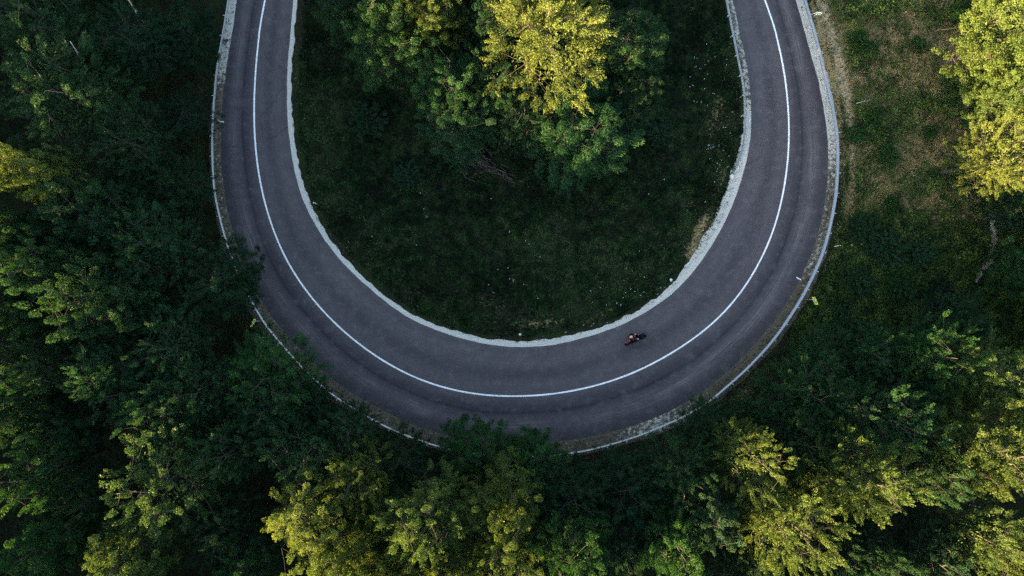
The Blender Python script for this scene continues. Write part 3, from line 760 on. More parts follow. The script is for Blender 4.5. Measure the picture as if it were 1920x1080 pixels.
G_L, G_B, G_I, G_R = 'forest trees left of the road', 'forest trees below the bend', 'trees inside the bend', 'trees on the right hand slope'
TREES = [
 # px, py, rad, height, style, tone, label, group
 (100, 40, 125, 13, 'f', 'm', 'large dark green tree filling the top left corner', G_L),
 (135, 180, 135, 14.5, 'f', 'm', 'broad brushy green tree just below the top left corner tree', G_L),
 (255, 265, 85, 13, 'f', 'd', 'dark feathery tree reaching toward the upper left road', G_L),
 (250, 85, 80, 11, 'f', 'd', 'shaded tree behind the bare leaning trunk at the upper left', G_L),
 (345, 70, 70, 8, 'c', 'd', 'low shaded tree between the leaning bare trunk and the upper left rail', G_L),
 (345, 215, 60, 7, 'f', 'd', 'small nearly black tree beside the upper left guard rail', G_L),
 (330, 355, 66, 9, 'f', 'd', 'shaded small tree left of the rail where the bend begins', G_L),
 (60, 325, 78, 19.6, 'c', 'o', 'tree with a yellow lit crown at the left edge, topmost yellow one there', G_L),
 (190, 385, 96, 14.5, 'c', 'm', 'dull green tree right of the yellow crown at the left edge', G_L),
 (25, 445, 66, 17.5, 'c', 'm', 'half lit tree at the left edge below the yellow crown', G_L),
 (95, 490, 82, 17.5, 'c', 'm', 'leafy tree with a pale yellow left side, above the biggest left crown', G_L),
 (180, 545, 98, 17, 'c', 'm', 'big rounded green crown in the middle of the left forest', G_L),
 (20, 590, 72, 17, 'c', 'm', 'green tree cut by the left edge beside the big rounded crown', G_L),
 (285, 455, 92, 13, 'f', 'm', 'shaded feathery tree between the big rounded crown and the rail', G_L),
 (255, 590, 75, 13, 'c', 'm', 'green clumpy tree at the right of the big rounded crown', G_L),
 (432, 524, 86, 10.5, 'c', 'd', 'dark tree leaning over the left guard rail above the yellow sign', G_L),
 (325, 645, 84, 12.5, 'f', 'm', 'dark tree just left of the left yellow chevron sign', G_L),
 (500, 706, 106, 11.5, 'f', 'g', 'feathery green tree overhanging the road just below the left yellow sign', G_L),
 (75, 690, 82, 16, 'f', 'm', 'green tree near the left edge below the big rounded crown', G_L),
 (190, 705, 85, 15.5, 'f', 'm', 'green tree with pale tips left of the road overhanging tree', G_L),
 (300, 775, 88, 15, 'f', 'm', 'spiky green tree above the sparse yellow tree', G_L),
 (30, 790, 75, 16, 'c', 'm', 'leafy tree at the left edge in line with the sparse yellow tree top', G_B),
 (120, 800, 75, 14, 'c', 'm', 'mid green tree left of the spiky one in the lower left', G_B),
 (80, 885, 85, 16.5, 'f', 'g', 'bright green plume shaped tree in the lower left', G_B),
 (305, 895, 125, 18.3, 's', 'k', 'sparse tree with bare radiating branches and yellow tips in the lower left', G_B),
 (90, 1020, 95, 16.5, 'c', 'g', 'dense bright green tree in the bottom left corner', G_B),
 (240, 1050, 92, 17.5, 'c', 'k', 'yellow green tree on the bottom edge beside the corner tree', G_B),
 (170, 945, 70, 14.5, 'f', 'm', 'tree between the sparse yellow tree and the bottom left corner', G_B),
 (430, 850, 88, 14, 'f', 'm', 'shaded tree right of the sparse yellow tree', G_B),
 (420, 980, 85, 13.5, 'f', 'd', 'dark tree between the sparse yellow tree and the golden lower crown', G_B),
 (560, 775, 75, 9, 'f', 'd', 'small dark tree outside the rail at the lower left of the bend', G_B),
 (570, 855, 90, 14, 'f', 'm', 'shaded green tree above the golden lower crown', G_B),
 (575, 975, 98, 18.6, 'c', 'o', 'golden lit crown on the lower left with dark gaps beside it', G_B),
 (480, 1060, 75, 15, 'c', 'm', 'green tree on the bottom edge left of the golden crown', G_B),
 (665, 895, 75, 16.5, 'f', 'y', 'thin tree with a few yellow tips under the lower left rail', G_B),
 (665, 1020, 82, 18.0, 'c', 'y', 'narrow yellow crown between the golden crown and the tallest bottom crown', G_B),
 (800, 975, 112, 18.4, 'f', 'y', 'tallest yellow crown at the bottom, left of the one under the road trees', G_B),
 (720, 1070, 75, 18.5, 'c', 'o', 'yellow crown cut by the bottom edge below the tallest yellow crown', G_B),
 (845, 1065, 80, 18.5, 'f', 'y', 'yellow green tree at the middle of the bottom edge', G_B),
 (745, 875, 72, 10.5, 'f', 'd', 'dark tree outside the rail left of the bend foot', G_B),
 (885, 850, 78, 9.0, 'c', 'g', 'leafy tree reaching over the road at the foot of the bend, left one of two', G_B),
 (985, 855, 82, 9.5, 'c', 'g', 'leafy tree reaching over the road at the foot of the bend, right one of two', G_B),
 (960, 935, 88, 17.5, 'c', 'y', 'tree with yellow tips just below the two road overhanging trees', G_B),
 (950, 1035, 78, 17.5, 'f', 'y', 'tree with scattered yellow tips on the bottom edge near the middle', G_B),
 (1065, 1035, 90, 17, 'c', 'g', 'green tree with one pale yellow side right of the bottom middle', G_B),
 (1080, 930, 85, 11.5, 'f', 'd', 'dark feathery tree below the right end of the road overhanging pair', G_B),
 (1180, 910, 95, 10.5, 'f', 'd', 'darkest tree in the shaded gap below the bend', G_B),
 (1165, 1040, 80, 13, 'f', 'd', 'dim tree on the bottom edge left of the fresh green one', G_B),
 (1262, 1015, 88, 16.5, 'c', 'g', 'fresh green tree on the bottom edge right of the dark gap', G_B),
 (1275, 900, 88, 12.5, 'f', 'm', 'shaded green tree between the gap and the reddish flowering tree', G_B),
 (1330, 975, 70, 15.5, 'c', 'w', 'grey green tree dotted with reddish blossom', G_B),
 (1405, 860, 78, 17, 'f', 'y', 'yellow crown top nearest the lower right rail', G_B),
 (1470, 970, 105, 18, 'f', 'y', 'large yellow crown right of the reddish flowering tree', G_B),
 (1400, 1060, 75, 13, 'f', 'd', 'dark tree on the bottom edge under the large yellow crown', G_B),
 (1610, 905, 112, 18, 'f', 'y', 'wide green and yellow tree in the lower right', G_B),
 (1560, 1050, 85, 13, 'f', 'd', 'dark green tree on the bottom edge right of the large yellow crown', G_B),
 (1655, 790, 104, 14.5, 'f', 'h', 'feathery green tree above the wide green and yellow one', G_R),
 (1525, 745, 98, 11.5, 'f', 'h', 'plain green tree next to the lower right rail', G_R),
 (1445, 770, 72, 8, 'f', 'm', 'small green tree close outside the rail at the lower right', G_R),
 (1318, 800, 66, 5.5, 'f', 'm', 'small tree leaning over the rail right of the bend foot', G_B),
 (1560, 655, 66, 6.5, 'f', 'm', 'low bushy tree outside the rail below the right chevron sign', G_R),
 (1590, 770, 82, 12.5, 'f', 'm', 'green tree behind the plain one next to the lower right rail', G_R),
 (1500, 830, 80, 12.5, 'f', 'h', 'cool green tree filling the gap above the large yellow crown', G_R),
 (1385, 800, 64, 7.0, 'f', 'm', 'small green tree on the brown bank outside the lower right rail', G_B),
 (1700, 730, 76, 12, 'f', 'm', 'green tree below the pointed one on the lower right slope', G_R),
 (1790, 610, 66, 9, 'f', 'm', 'low green tree right of the pointed one under the pale stick', G_R),
 (655, 815, 70, 10, 'f', 'm', 'green tree below the rail where it leaves the lower left trees', G_B),
 (1000, 905, 70, 10, 'c', 'm', 'green tree filling the space behind the road overhanging pair', G_B),
 (500, 770, 82, 12, 'f', 'm', 'green tree behind the road overhanging feathery one', G_B),
 (385, 735, 82, 13, 'f', 'm', 'green tree left of the road overhanging feathery one', G_B),
 (1850, 850, 125, 18, 'f', 'y', 'biggest yellow crown on the right side below the slope', G_R),
 (1740, 880, 75, 14.5, 'f', 'm', 'green tree tucked between the two big yellow lower right crowns', G_R),
 (1855, 695, 95, 15.5, 'f', 'y', 'yellow tipped tree at the right edge above the biggest yellow crown', G_R),
 (1735, 665, 84, 14, 'f', 'g', 'pointed green tree with one yellow tip on the lower right slope', G_R),
 (1640, 675, 80, 9.5, 'f', 'h', 'low green tree between the right chevron sign and the pointed tree', G_R),
 (1840, 1005, 80, 17, 's', 'y', 'thin yellow tipped tree near the bottom right corner', G_R),
 (1905, 1065, 70, 16.5, 'c', 'y', 'yellow green tree in the bottom right corner', G_R),
 (1735, 1030, 85, 13, 'f', 'd', 'shaded tree left of the thin tree near the bottom right corner', G_R),
 (1640, 1060, 70, 15, 'f', 'm', 'tree with few yellow tips on the bottom edge at the lower right', G_R),
 (1928, 505, 72, 10, 'c', 'g', 'plain green tree at the right edge beside the earth rill', G_R),
 (1893, 55, 116, 15.5, 'c', 'y', 'big bright yellow green tree in the top right corner', G_R),
 (1905, 180, 70, 14, 'c', 'y', 'yellow green crown between the corner tree and the golden slope tree', G_R),
 (1888, 290, 88, 15, 'f', 'o', 'golden yellow tree at the right edge of the clearing', G_R),
 (1840, 190, 52, 6.5, 'f', 'g', 'small green tree in front of the golden slope tree', G_R),
 (1848, 350, 50, 6.0, 'f', 'd', 'small dark green tree under the golden slope tree', G_R),
 (1900, 400, 55, 8, 'f', 'd', 'shaded tree at the right edge between the golden tree and the rill tree', G_R),
 (1042, 58, 142, 17.5, 'f', 'o', 'tall golden lit tree inside the bend, the brightest in the loop', G_I),
 (845, 145, 92, 10, 'c', 'h', 'green tree left of the golden tree inside the bend', G_I),
 (715, 62, 104, 12.5, 'c', 'h', 'round green tree nearest the left arm of the road inside the bend', G_I),
 (805, 20, 84, 13.8, 'c', 'y', 'green tree with yellow tips on the top edge inside the bend', G_I),
 (925, 150, 88, 9, 'f', 'm', 'dark tree under the left side of the golden tree', G_I),
 (1172, 78, 96, 9.5, 'c', 'm', 'dark green tree right of the golden tree inside the bend', G_I),
 (1068, 250, 122, 8.5, 'c', 'h', 'green tree in front of the golden tree, lowest in the loop', G_I),
 (872, 240, 88, 7.5, 'c', 'm', 'shaded low tree above the brushwood heap', G_I),
 (1180, 175, 70, 6.5, 'c', 'm', 'small green tree at the right of the loop trees', G_I),
 (980, 215, 70, 8, 'f', 'd', 'shaded tree between the golden tree and the brushwood', G_I),
 (655, 10, 72, 9, 'c', 'm', 'green tree on the top edge closest to the left arm inside the bend', G_I),
 (930, 40, 80, 12, 'c', 'd', 'shaded tree behind the left side of the golden tree on the top edge', G_I),
]
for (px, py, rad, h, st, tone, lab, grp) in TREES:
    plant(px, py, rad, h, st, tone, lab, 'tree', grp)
SHRUBS = [
 (1610, 75, 26, 1.4, 'g', 'dark green shrub on the clearing just right of the green sign'),
 (1632, 90, 30, 1.6, 'm', 'largest shrub near the top of the clearing'),
 (1600, 255, 26, 1.2, 'm', 'shrub beside the worn strip half way up the clearing'),
 (1645, 215, 26, 1.2, 'd', 'dark low shrub in the middle of the clearing'),
 (1720, 85, 24, 1.2, 'm', 'small shrub in the upper middle of the clearing'),
 (1660, 290, 34, 1.6, 'd', 'wide dark shrub in the lower middle of the clearing'),
 (1740, 250, 22, 1.1, 'm', 'shrub between the middle of the clearing and the golden tree'),
 (1790, 30, 24, 1.3, 'd', 'shrub at the foot of the top right corner tree'),
 (1668, 385, 26, 1.6, 'g', 'bright green shrub at the bottom of the clearing'),
 (1615, 430, 40, 1.8, 'm', 'broad shrub outside the right rail level with the rill'),
 (1660, 470, 40, 2.0, 'm', 'broad shrub between the right rail and the rill'),
 (1725, 475, 34, 1.7, 'm', 'shrub just left of the rill'),
 (1605, 530, 36, 1.9, 'm', 'shrub right of the right hand chevron sign'),
 (1690, 540, 38, 1.9, 'g', 'green shrub below the rill'),
 (1760, 560, 34, 1.7, 'd', 'dark shrub under the rill above the pointed tree'),
 (1575, 610, 36, 2.0, 'm', 'shrub below the right hand chevron sign by the rail'),
 (1500, 680, 40, 2.4, 'm', 'shrub outside the rail where it leaves the lower right slope'),
 (760, 330, 34, 1.6, 'd', 'dark shrub inside the bend left of the brushwood'),
 (690, 230, 40, 1.8, 'd', 'dark shrub under the left trees of the loop'),
 (1230, 250, 34, 1.5, 'd', 'dark shrub right of the lowest tree in the loop'),
 (860, 300, 28, 1.5, 'm', 'leafy shrub over the left end of the brushwood heap'),
 (1055, 330, 40, 2.0, 'm', 'leafy shrub at the right end of the brushwood heap'),
]
for (px, py, rad, h, tone, lab) in SHRUBS:
    plant(px, py, rad, h, 'b', tone, lab, 'shrub', 'shrubs on the slopes', base_min=1.2)

# bare leaning trunks, fallen sticks, brushwood ------------------------------------
def stick(name, pts, r0, label, cat, mat=None, group=None):
    pts = [Vector((*P(a, b, z), z)) for a, b, z in pts]
    base = pts[0].copy(); pts = [p - base for p in pts]
    rr = [r0 * (1 - .75 * i / (len(pts) - 1)) for i in range(len(pts))]
    mb = MB().tube(pts, rr, 7)
    # side twigs
    for i in range(1, len(pts) - 1):
        d = pts[i + 1] - pts[i - 1]; s = Vector((-d.y, d.x, abs(d.z) + .3)).normalized() * (1 if i % 2 else -1)
        mb.tube([pts[i], pts[i] + (s + d.normalized()) * r0 * 6], [rr[i] * .5, r0 * .1], 5)
    o = mb.build(name, mat or M_DEADWOOD, None, True, base); tag(o, label, cat, group); return o
stick('dead_trunk', [(268,44,.1),(262,33,4.5),(252,18,7.5),(240,-2,10.0)], .15, 'long bare grey trunk leaning out of the dark at the upper left', 'dead tree', group='bare leaning trunks')
stick('dead_trunk', [(158,126,6.0),(150,108,8.5),(142,94,10.5),(132,78,12.5)], .11, 'thin bare trunk showing among the top left corner leaves', 'dead tree', group='bare leaning trunks')
stick('fallen_stick', [(1876,592,.25),(1881,581,.3),(1885,567,.35)], .06, 'pale dead stick under the right edge tree beside the rill', 'stick', group='fallen sticks')
stick('fallen_stick', [(1831,592,.25),(1836,596,.3),(1840,600,.3)], .05, 'short pale stick above the pointed green tree', 'stick', group='fallen sticks')
stick('fallen_stick', [(1768,326,.3),(1782,321,.35),(1797,315,.35)], .05, 'thin fallen branch on the dry grass below the clearing middle', 'stick', group='fallen sticks')
stick('fallen_stick', [(1605,194,.2),(1620,190,.25),(1636,187,.25)], .05, 'thin fallen branch beside the worn strip of the clearing', 'stick', group='fallen sticks')
def brush_heap():
    r = random.Random(4); mb = MB()
    x0, y0 = P(885, 305); z0 = float(height(np.array([x0]), np.array([y0]))[0])
    for k in range(150):
        big = k < 100
        cx = r.gauss(882, 20) if big else r.uniform(905, 965); cy = (r.gauss(300, 11) if big else 300 + (cx - 880) * .42 + r.gauss(0, 6))
        x, y = P(cx, cy); a = R(-38) + r.gauss(0, .28); l = r.uniform(.4, 1.5)
        z = z0 + r.uniform(.1, .75) * (1 if big else .5)
        d = Vector((math.cos(a), math.sin(a), r.gauss(0, .16))) * l * .5
        c = Vector((x, y, z))
        mb.tube([c - d, c + Vector((r.gauss(0, .04), r.gauss(0, .04), .03)), c + d], [.025, .02, .008], 5)
    o = mb.build('brushwood', plain('brush_twigs', (.06, .045, .043), .9, var=.4, scale=3), None, False)
    tag(o, 'heap of cut dead branches lying under the loop trees', 'brushwood', None, 'stuff')
brush_heap()

# pale stones on the verge
def stone(px, py, r0, label):
    x, y = P(px, py); z = max(.03, float(height(np.array([x]), np.array([y]))[0]))
    bm = bmesh.new(); bmesh.ops.create_icosphere(bm, subdivisions=2, radius=r0)
    rr = random.Random(int(px))
    for v in bm.verts: v.co *= rr.uniform(.8, 1.15); v.co.z *= .7
    me = bpy.data.meshes.new('rock'); bm.to_mesh(me); bm.free(); me.materials.append(plain('pale_rock', (.62, .62, .60), .9, var=.2, scale=8))
    o = link(bpy.data.objects.new('rock', me)); o.location = (x, y, z + r0 * .35); tag(o, label, 'rock', 'white rocks on the verges')
stone(1372, 331, .20, 'white rock at the top of the inner verge on the right')
stone(975, 627, .12, 'small white stone beside the gravel at the foot of the loop')
stone(1258, 525, .15, 'white stone at the inner verge near the motorcycle lane')

# ------------------------------------------------------------------ guard rails
M_GALV = plain('galvanised_steel', (.30, .315, .33), .45, metal=.75, var=.10, scale=3)
M_POST = plain('galvanised_post', (.45, .48, .50), .5, metal=.6, var=.15, scale=5)
def beam_mesh(line, side, k, drop=None):
    """W-beam swept along line; side = unit normals towards the traffic"""
    prof = [(0, .43), (.025, .44), (.085, .49), (.085, .53), (.03, .58), (.03, .62), (.085, .67), (.085, .71), (.025, .76), (0, .77)]
    back = [(a - .012, z) for a, z in prof[::-1]]
    ring = np.array([(a * 1.2, z) for a, z in prof + back]); m = len(ring)
    n_ = len(line); V = np.empty((n_, m, 3))
    k = np.broadcast_to(np.asarray(k, dtype=float), (n_,))[:, None]
    V[:, :, 0] = line[:, None, 0] + side[:, None, 0] * ring[None, :, 0] * k; V[:, :, 1] = line[:, None, 1] + side[:, None, 1] * ring[None, :, 0] * k
    V[:, :, 2] = ring[None, :, 1] - (drop[:, None] if drop is not None else 0)
    idx = np.arange(n_ * m).reshape(n_, m); nx = np.roll(idx, -1, 1)
    F = np.stack([idx[:-1], nx[:-1], nx[1:], idx[1:]], -1).reshape(-1, 4)
    return V.reshape(-1, 3), F
def guard_rail(line, toward, label, k, ramp_end=False):
    d = np.gradient(line, axis=0); d /= np.linalg.norm(d, axis=1)[:, None]
    nn = np.c_[-d[:, 1], d[:, 0]]
    _, i = near_dist(line[:, 0], line[:, 1], toward); v = toward[i] - line
    nn *= np.sign((nn * v).sum(1))[:, None]
    s = np.r_[0, np.cumsum(np.linalg.norm(np.diff(line, axis=0), axis=1))]
    drop = .62 * sstep(s[-1] - 3.2, s[-1], s) if ramp_end else None
    root = empty('guard_rail', (line[len(line) // 2][0], line[len(line) // 2][1], 0)); tag(root, label, 'guard rail', 'steel guard rails')
    V, F = beam_mesh(line, nn, k, drop); V[:, :2] -= np.array(root.location[:2])
    b = link(bpy.data.objects.new('beam', np_mesh('beam', V, F, M_GALV, False)), root)
    pm = MB(); pm.box((0, 0, .36), (.07, .13, .80), bev=.008); pm.box((.0, .10, .60), (.09, .10, .24), bev=.006)
    proto = pm.build('post', M_POST, root); me = proto.data
    first = True
    for q in np.arange(.6, s[-1] - (1.5 if ramp_end else 0), 2.0):
        x = np.interp(q, s, line[:, 0]); y = np.interp(q, s, line[:, 1]); nx_ = np.interp(q, s, nn[:, 0]); ny_ = np.interp(q, s, nn[:, 1])
        if not (abs(x) < 56 and abs(y) < 33): continue
        o = proto if first else bpy.data.objects.new('post', me)
        if not first: link(o, root)
        first = False
        o.location = (x - nx_ * .16 - root.location.x, y - ny_ * .16 - root.location.y, -.02)
        o.rotation_euler = (0, 0, math.atan2(ny_, nx_) - math.pi / 2)
guard_rail(rail, cen, 'long galvanised guard rail around the outside of the bend', .7 + 1.1 * sstep(12, 32, rail[:, 0]) * sstep(-20, -4, rail[:, 1]))
guard_rail(irail, cen, 'short guard rail inside the right arm, ramped down at its lower end', 1.0, True)

# ------------------------------------------------------------------ signs
M_YEL = plain('fluorescent_yellow', (.68, .72, .06), .45, var=.05)
M_BLK = plain('black_film', (.012, .012, .014), .5)
M_WHT = plain('white_film', (.74, .75, .74), .45, var=.05)
M_TEAL = plain('sign_green', (.02, .36, .27), .4, var=.06)
M_STEEL = plain('sign_post_steel', (.52, .54, .55), .45, metal=.5)
def sign_frame(px, py, z, face_px):
    """base position and heading of a sign whose board centre is seen at px,py at height z and faces face_px"""
    x, y = P(px, py, z); fx, fy = face_px
    return x, y, math.atan2(-fy, fx)
def chevron(px, py, z, face, w, h, label, flip, pole_off):
    x, y, a = sign_frame(px, py, z, face)
    g = float(height(np.array([x]), np.array([y]))[0])
    root = empty('chevron_sign', (x, y, g), a); tag(root, label, 'road sign', 'yellow chevron signs')
    zb = z - g
    # board faces local +X, its width runs along local Y, leaning back a little
    fr = MB()
    t = .10
    fr.box((0, 0, zb + h / 2 - t / 2), (.03, w, t)); fr.box((0, 0, zb - h / 2 + t / 2), (.03, w, t))
    fr.box((0, w / 2 - t * .75, zb), (.03, t * 1.5, h - 2 * t)); fr.box((0, -w / 2 + t * .75, zb), (.03, t * 1.5, h - 2 * t))
    fr.build('frame', M_YEL, root)
    MB().box((-.003, 0, zb), (.02, w - 3 * t, h - 2 * t)).build('panel', M_BLK, root)
    hw, hh = (w - 3 * t) / 2, (h - 2 * t) / 2; s = -1 if flip else 1; th = hw * .75; x0 = .0075
    MB().poly([(x0, s * (-hw * .98), zb + hh), (x0, s * (-hw * .98 + th), zb + hh), (x0, s * hw * .95, zb), (x0, s * (-hw * .98 + th), zb - hh), (x0, s * (-hw * .98), zb - hh), (x0, s * (hw * .95 - th), zb)], (.004, 0, 0)).build('chevron', M_WHT, root)
    MB().tube([(-.05, pole_off, -.2), (-.05, pole_off, zb + h / 2)], .04, 10).build('post', M_STEEL, root)
chevron(1528, 564, 1.75, (-13, 6), .82, .66, 'yellow framed chevron sign outside the rail on the right', False, -.1)
chevron(475, 605, 1.75, (13, 6), .80, .56, 'yellow framed chevron sign half hidden by trees outside the left rail', True, .1)
# green hexagon-like board with white rim
def green_sign(px, py, z, face, w, h):
    x, y, a = sign_frame(px, py, z, face); g = float(height(np.array([x]), np.array([y]))[0])
    root = empty('distance_sign', (x, y, g), a); tag(root, 'small green and white six sided sign outside the top right rail', 'road sign')
    zb = z - g
    hexa = lambda k, x0: [(x0, yy * w / 2 * k, zb + zz * h / 2 * k) for yy, zz in ((-1, 0), (-.72, .9), (-.6, 1), (.6, 1), (.72, .9), (1, 0), (.72, -.9), (.6, -1), (-.6, -1), (-.72, -.9))]
    MB().poly(hexa(1.0, 0), (.02, 0, 0)).build('rim', M_WHT, root)
    MB().poly(hexa(.78, .0215), (.004, 0, 0)).build('panel', M_TEAL, root)
    # two upright white figures
    for yy in (-.13, .13):
        MB().poly([(.027, yy - .045, zb - h * .26), (.027, yy + .045, zb - h * .26), (.027, yy + .045, zb + h * .28), (.027, yy - .015, zb + h * .28), (.027, yy - .10, zb + h * .16), (.027, yy - .045, zb + h * .16)], (.003, 0, 0)).build('figure', M_WHT, root)
    MB().tube([(-.045, 0, -.2), (-.045, 0, zb + h / 2 - .05)], .035, 10).build('post', M_STEEL, root)
green_sign(1534, 25, 1.55, (-1, 10), .72, .50)
# slim marker post in the weeds on the right and the white delineator by the inner verge
def marker(px, py, h, label, cat, r0=.035):
    x, y = P(px, py, 0); g = float(height(np.array([x]), np.array([y]))[0])
    root = empty('marker_post', (x, y, g)); tag(root, label, cat, 'roadside marker posts')
    MB().tube([(0, 0, -.15), (0, 0, h * .75)], r0, 8).build('shaft', M_WHT, root)
    MB().tube([(0, 0, h * .75), (0, 0, h * .9)], r0 * 1.03, 8).build('reflector_band', M_BLK, root)
    MB().tube([(0, 0, h * .9), (0, 0, h * .985), (0, 0, h)], [r0, r0, r0 * .5], 8).build('cap', M_WHT, root)
marker(1563, 462, 1.5, 'slim pale post leaning in the weeds right of the right rail', 'marker post')
marker(593, 382, .9, 'short white delineator post at the grass edge inside the left arm', 'marker post', .06)

# ------------------------------------------------------------------ motorcycle and rider
M_RED = plain('red_lacquer', (.19, .004, .015), .3, coat=.1, var=.06, spec=.2)
M_DARK = plain('black_plastic', (.004, .004, .006), .5, spec=.12)
M_TYRE = plain('tyre_rubber', (.005, .005, .005), .85, spec=.1)
M_ALU = plain('alloy', (.14, .14, .15), .4, metal=.8)
M_GLASS = plain('tinted_screen', (.02, .025, .03), .1, coat=.5)
M_SUIT = plain('leather_black', (.004, .004, .006), .5, spec=.15)
M_SUITR = plain('leather_red', (.20, .004, .015), .4, spec=.15)
M_SUITW = plain('leather_white', (.50, .50, .53), .4, var=.04)
M_HELM = plain('helmet_shell', (.52, .30, .18), .25, coat=.7, var=.04)
M_LAMP = plain('lamp_glass', (.75, .75, .72), .15, coat=.5)
BX, BY = P(1193, 641, .5)
HEAD = math.atan2(-250, -570)
LEAN = Matrix.Rotation(HEAD, 4, 'Z') @ Matrix.Rotation(R(27), 4, 'X')
bike = empty('motorcycle', (BX, BY, .03)); tag(bike, 'red and black sport motorcycle leaning into the inside lane', 'motorcycle')
bike.matrix_world = Matrix.Translation((BX, BY, .034)) @ LEAN @ Matrix.Scale(1.15, 4)
def ell(x, wy, wz, zc, n_=14, flat=1.0):
    return [(x, wy * math.cos(2 * math.pi * k / n_), zc + wz * math.sin(2 * math.pi * k / n_)) for k in range(n_)]
for nm, cx in (('front_wheel', .70), ('rear_wheel', -.70)):
    w = MB().torus((cx, 0, .31), .24, .07 if cx > 0 else .085).build('tyre', M_TYRE, None, True)
    hub = MB().tube([(cx, -.05, .31), (cx, .05, .31)], .05, 12)
    for k in range(6):
        a = k * math.pi / 3; hub.tube([(cx, 0, .31), (cx + .19 * math.cos(a), 0, .31 + .19 * math.sin(a))], .014, 6)
    hub.torus((cx, 0, .31), .185, .018, 24, 6)
    wheel = hub.build(nm, M_ALU, bike, True); w.parent = wheel
    MB().tube([(cx, .058, .31), (cx, .064, .31)], .13, 20).build('brake_disc', M_ALU, wheel)
fk = MB()
for s in (-1, 1): fk.tube([(.70, .085 * s, .31), (.50, .085 * s, .86)], [.028, .024], 8)
fk.box((.50, 0, .87), (.06, .22, .03)); fk.build('fork', M_ALU, bike, True)
MB().loft([ell(.86, .045, .06, .62), ell(.80, .11, .12, .66), ell(.62, .18, .20, .68), ell(.38, .21, .28, .58), ell(.10, .20, .26, .50), ell(-.10, .15, .16, .46)]).build('fairing', M_DARK, bike, True)
MB().box((.05, 0, .30), (.62, .30, .16), bev=.05).build('belly_pan', M_DARK, bike, True)
MB().loft([ell(.30, .10, .06, .82), ell(.20, .16, .11, .83), ell(-.02, .17, .12, .82), ell(-.18, .09, .07, .78)]).build('fuel_tank', M_RED, bike, True)
MB().loft([ell(-.12, .10, .03, .78), ell(-.35, .15, .04, .77), ell(-.50, .12, .04, .82)]).build('seat', M_DARK, bike, True)
MB().loft([ell(.875, .05, .05, .66), ell(.80, .12, .10, .74), ell(.66, .17, .10, .82), ell(.56, .14, .05, .87)]).build('nose_cowl', M_RED, bike, True)
tail = MB().loft([ell(-.42, .13, .07, .78), ell(-.68, .11, .06, .88), ell(-.92, .04, .03, .95)]).build('tail_cowl', M_DARK, bike, True)
MB().box((-.925, 0, .94), (.02, .07, .03)).build('tail_light', plain('tail_lens', (.35, .01, .01), .3), bike)
MB().loft([ell(.68, .09, .03, .86), ell(.56, .13, .06, .93), ell(.46, .14, .07, .97)]).build('windscreen', M_GLASS, bike, True)
for s in (-1, 1): MB().loft([ell(.845, .02, .02, .70), ell(.872, .018, .016, .70)]).build('headlight', M_LAMP, bike, True, (0, .06 * s, 0))
hb = MB()
for s in (-1, 1): hb.tube([(.47, .08 * s, .86), (.40, .34 * s, .88)], .016, 8)
hb.build('handlebar', M_DARK, bike, True)
for s in (-1, 1):
    mm = MB(); mm.tube([(.55, .12 * s, .92), (.52, .27 * s, 1.02)], .010, 6); mm.box((.51, .31 * s, 1.03), (.03, .12, .06), bev=.012); mm.build('mirror', M_DARK, bike)
MB().tube([(.05, -.12, .26), (-.30, -.16, .28), (-.62, -.19, .44), (-.80, -.19, .54)], [.03, .035, .06, .055], 10).build('exhaust', M_ALU, bike, True)
sw = MB()
for s in (-1, 1): sw.tube([(-.08, .09 * s, .36), (-.70, .09 * s, .31)], .028, 6)
sw.box((-.02, 0, .50), (.34, .20, .30), bev=.03); sw.build('swingarm', M_DARK, bike)

